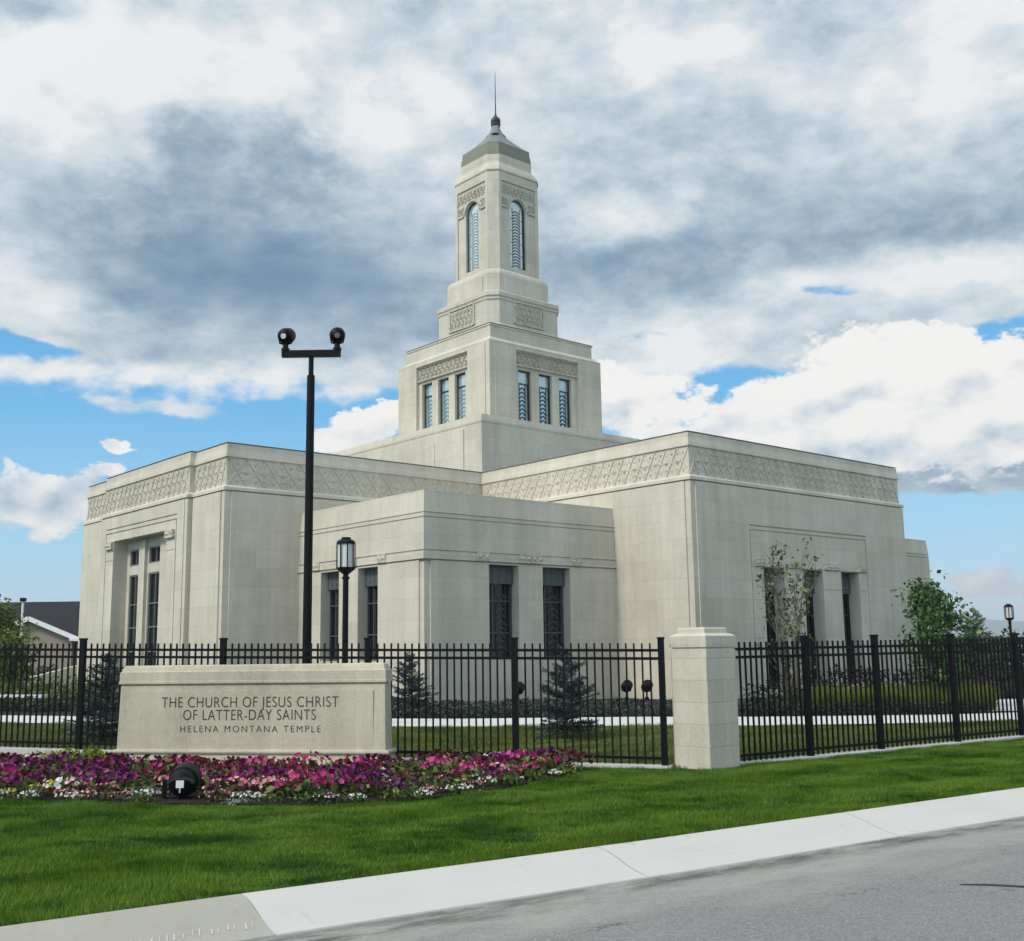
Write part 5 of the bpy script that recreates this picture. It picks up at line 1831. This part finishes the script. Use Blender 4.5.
# garden bench and boulders at far left
bench = thing('garden_bench', 'low pale slab bench on the lawn edge at the far left behind the fence', 'bench', (-15.6, 34.9, GZ), -0.3)
mb = MB()
mb.box(-1.6, 1.2, -0.2, 0.2, 0.38, 0.47)
mb.build('seat', PATHCON, bench)
for sx_ in (-1.3, 0.9):
    mb = MB()
    mb.box(sx_ - 0.1, sx_ + 0.1, -0.16, 0.16, -0.05, 0.38)
    mb.build('leg', PATHCON, bench)

# ------------------------------------------------------------------ flower bed
BED = [(-9.2, 14.6), (-7.6, 13.7), (-5.95, 13.15), (-4.08, 12.72), (-2.35, 12.42), (-1.08, 12.75), (-0.2, 13.65), (0.80, 14.95), (0.68, 15.75), (0.0, 16.0), (-1.35, 16.1), (-1.45, 15.9), (-6.3, 16.95), (-6.6, 17.3), (-9.4, 17.3)]


def in_poly(x, y, poly):
    ins = False
    n = len(poly)
    for i in range(n):
        x0, y0 = poly[i]
        x1, y1 = poly[(i + 1) % n]
        if (y0 > y) != (y1 > y) and x < (x1 - x0) * (y - y0) / (y1 - y0) + x0:
            ins = not ins
    return ins


mb = MB()
mb.add([(x, y, GZ + 0.025) for x, y in BED], (tuple(range(len(BED))),))
struct(mb.build('flower_bed_soil', MULCH))


def bed_plant(name, leaf_m, leaf_n, leaf_s, fl, n_fl, fl_r, hgt, rad, seed, label, group, up=0.3):
    hgt = hgt * 0.58
    n_fl = int(n_fl * 1.1)
    fl_r *= 0.62
    leaf_s *= 0.8
    nr = np.random.default_rng(seed)
    root = None
    c = nr.normal(size=(leaf_n, 3)) * [rad * 0.5, rad * 0.5, hgt * 0.22] + [0, 0, hgt * 0.5]
    c[:, 2] = np.abs(c[:, 2])
    root = np_mesh(name, leaves(c, leaf_s, 0.55, nr, up), 4, leaf_m)
    tag(root, label, 'flower plant', group)
    if fl:
        vs, fs = [], []
        for k in range(n_fl):
            t_ = nr.uniform(0, 6.28)
            r = rad * 0.95 * math.sqrt(nr.uniform())
            p = np.array([math.cos(t_) * r, math.sin(t_) * r, hgt * (0.72 + 0.35 * (1 - (r / rad) ** 2)) * nr.uniform(0.85, 1.12)])
            nrm = np.array([math.cos(t_) * 0.6, math.sin(t_) * 0.6 - 0.55, 0.75]) + nr.normal(size=3) * 0.35
            nrm /= np.linalg.norm(nrm)
            a = np.cross(nrm, [0.3, 0.2, 0.9])
            a /= np.linalg.norm(a)
            b = np.cross(nrm, a)
            o = len(vs)
            vs.append(tuple(p - nrm * fl_r * 0.35))
            R = fl_r * nr.uniform(0.75, 1.15)
            for q in range(10):
                an = q * math.pi / 5
                rr = R * (1.0 if q % 2 == 0 else 0.78)
                vs.append(tuple(p + (a * math.cos(an) + b * math.sin(an)) * rr + nrm * (0.12 * R if q % 2 else 0)))
            for q in range(10):
                fs.append((o, o + 1 + q, o + 1 + (q + 1) % 10))
        m_ = MB()
        m_.add(vs, fs)
        m_.build('blossoms', FL[fl], root)
    return root


KINDS = {
    'magenta': dict(name='petunia', leaf_m=BEDLEAF, leaf_n=70, leaf_s=0.075, fl='magenta', n_fl=26, fl_r=0.040, hgt=0.30, rad=0.22, label='clump of bright magenta petunias in the flower bed before the stone sign', group='magenta petunia clumps'),
    'purple': dict(name='petunia', leaf_m=BEDLEAF, leaf_n=70, leaf_s=0.07, fl='purple', n_fl=30, fl_r=0.040, hgt=0.28, rad=0.23, label='clump of deep purple petunias in the flower bed before the stone sign', group='purple petunia clumps'),
    'maroon': dict(name='petunia', leaf_m=MAROONLEAF, leaf_n=90, leaf_s=0.08, fl='maroon', n_fl=18, fl_r=0.036, hgt=0.30, rad=0.22, label='dark maroon flower clump in the flower bed before the stone sign', group='maroon flower clumps'),
    'pink': dict(name='begonia', leaf_m=MAROONLEAF, leaf_n=80, leaf_s=0.07, fl='pink', n_fl=20, fl_r=0.030, hgt=0.24, rad=0.2, label='pale pink flower clump with reddish leaves in the flower bed', group='pink flower clumps'),
    'white': dict(name='white_petunia', leaf_m=BEDLEAF, leaf_n=60, leaf_s=0.065, fl='white', n_fl=22, fl_r=0.033, hgt=0.20, rad=0.2, label='clump of small white flowers in the flower bed before the stone sign', group='white flower clumps'),
    'yellow': dict(name='marigold', leaf_m=LIMEBED, leaf_n=70, leaf_s=0.06, fl='yellow', n_fl=12, fl_r=0.03, hgt=0.17, rad=0.17, label='low yellow flower clump at the front rim of the flower bed', group='yellow flower clumps'),
    'silver': dict(name='silver_plant', leaf_m=SILVERLEAF, leaf_n=120, leaf_s=0.05, fl=None, n_fl=0, fl_r=0, hgt=0.18, rad=0.22, label='low silvery grey foliage plant in the flower bed', group='silver foliage plants'),
    'lime': dict(name='coleus', leaf_m=LIMEBED, leaf_n=110, leaf_s=0.09, fl=None, n_fl=0, fl_r=0, hgt=0.40, rad=0.16, label='upright yellow-green leafy plant rising above the petunias', group='yellow-green leafy plants'),
    'leafy': dict(name='leafy_plant', leaf_m=BEDLEAF, leaf_n=110, leaf_s=0.085, fl=None, n_fl=0, fl_r=0, hgt=0.26, rad=0.22, label='dark green leafy plant among the petunias in the flower bed', group='green leafy bed plants'),
}
PROTO = {}
USED = {}


def put_plant(kind, x, y, sc, rz):
    var = random.randint(0, 1)
    key = (kind, var)
    if key not in PROTO:
        k = KINDS[kind]
        PROTO[key] = bed_plant(seed=hash(kind) % 1 + 100 * len(PROTO) + 3, **k)
        o = PROTO[key]
        o.location = (x, y, GZ + 0.02)
        o.rotation_euler = (0, 0, 0)
        o.scale = (sc, sc, sc)
        return o
    return copy_thing(PROTO[key], (x, y, GZ + 0.02), rz if kind in ('lime', 'leafy', 'silver') else random.uniform(-0.6, 0.6), sc)


# coloured drifts: (x, y, kind, radius)
DRIFT = [(-7.3, 14.6, 'magenta', .6), (-6.3, 14.1, 'magenta', .55), (-5.6, 14.7, 'purple', .7), (-4.9, 13.9, 'purple', .6), (-4.6, 15.2, 'maroon', .6), (-5.6, 15.8, 'maroon', .6),
         (-4.5, 13.3, 'silver', .35), (-3.65, 13.5, 'purple', .45), (-3.5, 14.9, 'magenta', .45), (-2.9, 15.2, 'magenta', .4), (-3.1, 13.7, 'purple', .5), (-2.4, 14.3, 'white', .3), (-2.0, 13.2, 'purple', .55),
         (-2.4, 12.9, 'magenta', .4), (-1.5, 12.95, 'maroon', .4), (-1.6, 14.5, 'maroon', .6), (-1.0, 14.9, 'pink', .5), (-0.8, 13.5, 'pink', .45), (-0.9, 15.6, 'magenta', .45), (-0.3, 15.3, 'purple', .5), (-0.35, 14.5, 'purple', .45),
         (0.0, 14.6, 'magenta', .3), (0.05, 14.2, 'white', .25), (0.45, 15.3, 'pink', .35), (0.55, 15.0, 'magenta', .22), (0.4, 14.7, 'white', .22), (-6.6, 13.5, 'white', .22), (-6.9, 13.6, 'yellow', .25), (-5.0, 13.1, 'yellow', .3), (-3.0, 12.75, 'white', .22),
         (-1.05, 12.95, 'white', .2), (-1.1, 13.6, 'lime', .2), (-2.7, 15.3, 'leafy', .3), (-4.3, 15.0, 'leafy', .3), (-6.0, 16.4, 'lime', .5), (-8.0, 15.5, 'leafy', .6), (-8.4, 14.8, 'yellow', .3), (-2.0, 15.4, 'maroon', .35), (-1.4, 15.2, 'white', .2)]
pts = []
xs_ = np.arange(-9.2, 0.9, 0.235)
for i, x in enumerate(xs_):
    for j, y in enumerate(np.arange(12.4, 17.4, 0.27)):
        px_, py_ = x + random.uniform(-0.09, 0.09), y + (0.13 if i % 2 else 0) + random.uniform(-0.09, 0.09)
        if not in_poly(px_, py_, BED):
            continue
        if math.hypot(px_ + 3.83, py_ - 13.12) < 0.36 or (abs(px_ + 3.8) < 0.28 and py_ < 13.1):
            continue
        # stay off the sign's foot
        rel = Vector((px_, py_)) - SP
        if -0.25 < rel.dot(SD) < 4.7 and rel.dot(Vector((-SD.y, SD.x))) > -0.25:
            continue
        pts.append((px_, py_))
for px_, py_ in pts:
    best, bd = None, 9
    for dx, dy, kind, rr in DRIFT:
        d = math.hypot(px_ - dx, (py_ - dy)) / rr * random.uniform(0.75, 1.3)
        if d < bd:
            best, bd = kind, d
    front = not in_poly(px_, py_ - 0.34, BED)
    if bd > 0.65 or random.random() < 0.36:
        best = random.choices(['magenta', 'purple', 'maroon', 'pink', 'white', 'leafy', 'yellow', 'silver'], [1.5, 2.4, 4.2, 2.6, 2.4, 6.0, .8, .9])[0]
    if front:
        best = random.choices([best, 'leafy', 'white', 'pink'], [6, 3, .8, .8])[0]
        if best == 'lime':
            best = 'leafy'
    put_plant(best, px_, py_, random.uniform(0.65, 0.9) if front else random.choice((0.85, 1.0, 1.1, 1.3, 1.55)), random.uniform(0, 6.28))
for (x, y, sc) in ((-0.02, 15.2, 0.85), (-0.98, 15.72, 1.0), (-2.1, 15.6, 0.8), (-1.75, 15.45, 0.7), (-2.75, 15.75, 0.8), (-3.95, 14.5, 0.8), (-3.3, 15.3, 1.0), (-2.4, 15.35, 0.9), (-4.6, 15.4, 0.8), (-5.3, 15.6, 0.9), (0.25, 15.0, 1.1), (-6.7, 16.9, 1.2), (-6.35, 17.0, 1.2), (-7.0, 17.0, 1.1)):
    put_plant('lime', x, y, sc, random.uniform(0, 6))

# ------------------------------------------------------------------ grass
def grass(name, poly_fn, x0, x1, y0, y1, dens, hgt, wid, m_, seed):
    nr = np.random.default_rng(seed)
    N = int((x1 - x0) * (y1 - y0) * dens)
    x = nr.uniform(x0, x1, N)
    y = nr.uniform(y0, y1, N)
    keep = poly_fn(x, y)
    x, y = x[keep], y[keep]
    N = len(x)
    t_ = nr.uniform(0, 2 * math.pi, N)
    # clumpy height
    def vnoise(sc, sd_, sy=1.0):
        g = np.random.default_rng(sd_).random((64, 64))
        u, v = x * sc + 100, y * sc * sy + 100
        i, j = np.floor(u).astype(int), np.floor(v).astype(int)
        fu, fv = u - i, v - j
        fu, fv = fu * fu * (3 - 2 * fu), fv * fv * (3 - 2 * fv)
        q = lambda a, b: g[a % 64, b % 64]
        return (q(i, j) * (1 - fu) + q(i + 1, j) * fu) * (1 - fv) + (q(i, j + 1) * (1 - fu) + q(i + 1, j + 1) * fu) * fv
    cl = 0.45 * vnoise(1.1, seed) + 0.35 * vnoise(3.1, seed + 1, 1.4) + 0.2 * vnoise(8.0, seed + 2, 1.3)
    cl = np.clip((cl - 0.28) / 0.44, 0, 1)
    dk = (x * KNRM.x + y * KNRM.y) / 0.62 + (vnoise(0.6, seed + 5) - 0.5) * 0.5
    wind = math.atan2(KDIR.y, KDIR.x) + (np.floor(dk) % 2) * math.pi + (vnoise(1.1, seed + 3, 2.0) - 0.5) * 3.0 + (vnoise(3.0, seed + 4, 1.5) - 0.5) * 2.4
    h_ = hgt * (0.45 + 0.95 * cl) * nr.uniform(0.55, 1.15, N)
    lean = nr.uniform(0.1, 0.9, N) * h_
    b = np.stack([x, y, np.full(N, GZ)], 1)
    w_ = np.stack([np.cos(t_), np.sin(t_), np.zeros(N)], 1) * wid * nr.uniform(0.6, 1.3, N)[:, None]
    ld = wind + nr.normal(size=N) * 0.75
    tip = b + np.stack([np.cos(ld) * lean, np.sin(ld) * lean, h_], 1)
    return stuff(np_mesh(name, np.stack([b - w_, b + w_, tip], 1), 3, m_))


_kb = np.array(KERB_BACK)


def line_y(line, x):
    return np.interp(x, line[:, 0], line[:, 1])


_bed = np.array(BED)


def in_poly_np(x, y, poly):
    ins = np.zeros(len(x), bool)
    n = len(poly)
    for i in range(n):
        x0, y0 = poly[i]
        x1, y1 = poly[(i + 1) % n]
        c = (y0 > y) != (y1 > y)
        ins ^= c & (x < (x1 - x0) * (y - y0) / ((y1 - y0) if y1 != y0 else 1e-9) + x0)
    return ins


FLIP = lambda x: np.where(x < 2.07, FL_P[1] + (x - FL_P[0]) / FL_D[0] * FL_D[1], FR_P[1] + (x - FR_P[0]) / FR_D[0] * FR_D[1])


def front_lawn(x, y):
    ok = (y > line_y(_kb, x) + 0.01) & (y < FLIP(x) - 0.17) & ~in_poly_np(x, y, BED)
    ok &= ~((np.abs((x - pc.x) * math.cos(RZB) + (y - pc.y) * math.sin(RZB)) < 0.34) & (np.abs(-(x - pc.x) * math.sin(RZB) + (y - pc.y) * math.cos(RZB)) < 0.34))
    vis = np.abs(x) < 0.55 * y + 3.0
    return ok & vis


_pf, _pb = np.array(PF), np.array(PB)


def back_lawn(x, y):
    ok = (y < line_y(_pf, x) - 0.03) & (y > FLIP(x) + 0.17)
    return ok & (np.abs(x) < 0.50 * y + 1.0)


gl = grass('lawn_grass', front_lawn, -13, 20, 4.5, 27, 5600, 0.055, 0.0042, GRASS, 1)
tag(gl, 'mown green lawn between the white kerb and the flower bed', 'grass')
gb = grass('lawn_grass', back_lawn, -20, 16, 15.5, 36, 1500, 0.07, 0.008, BACKGRASS, 2)
tag(gb, 'lawn between the black fence and the white path', 'grass')
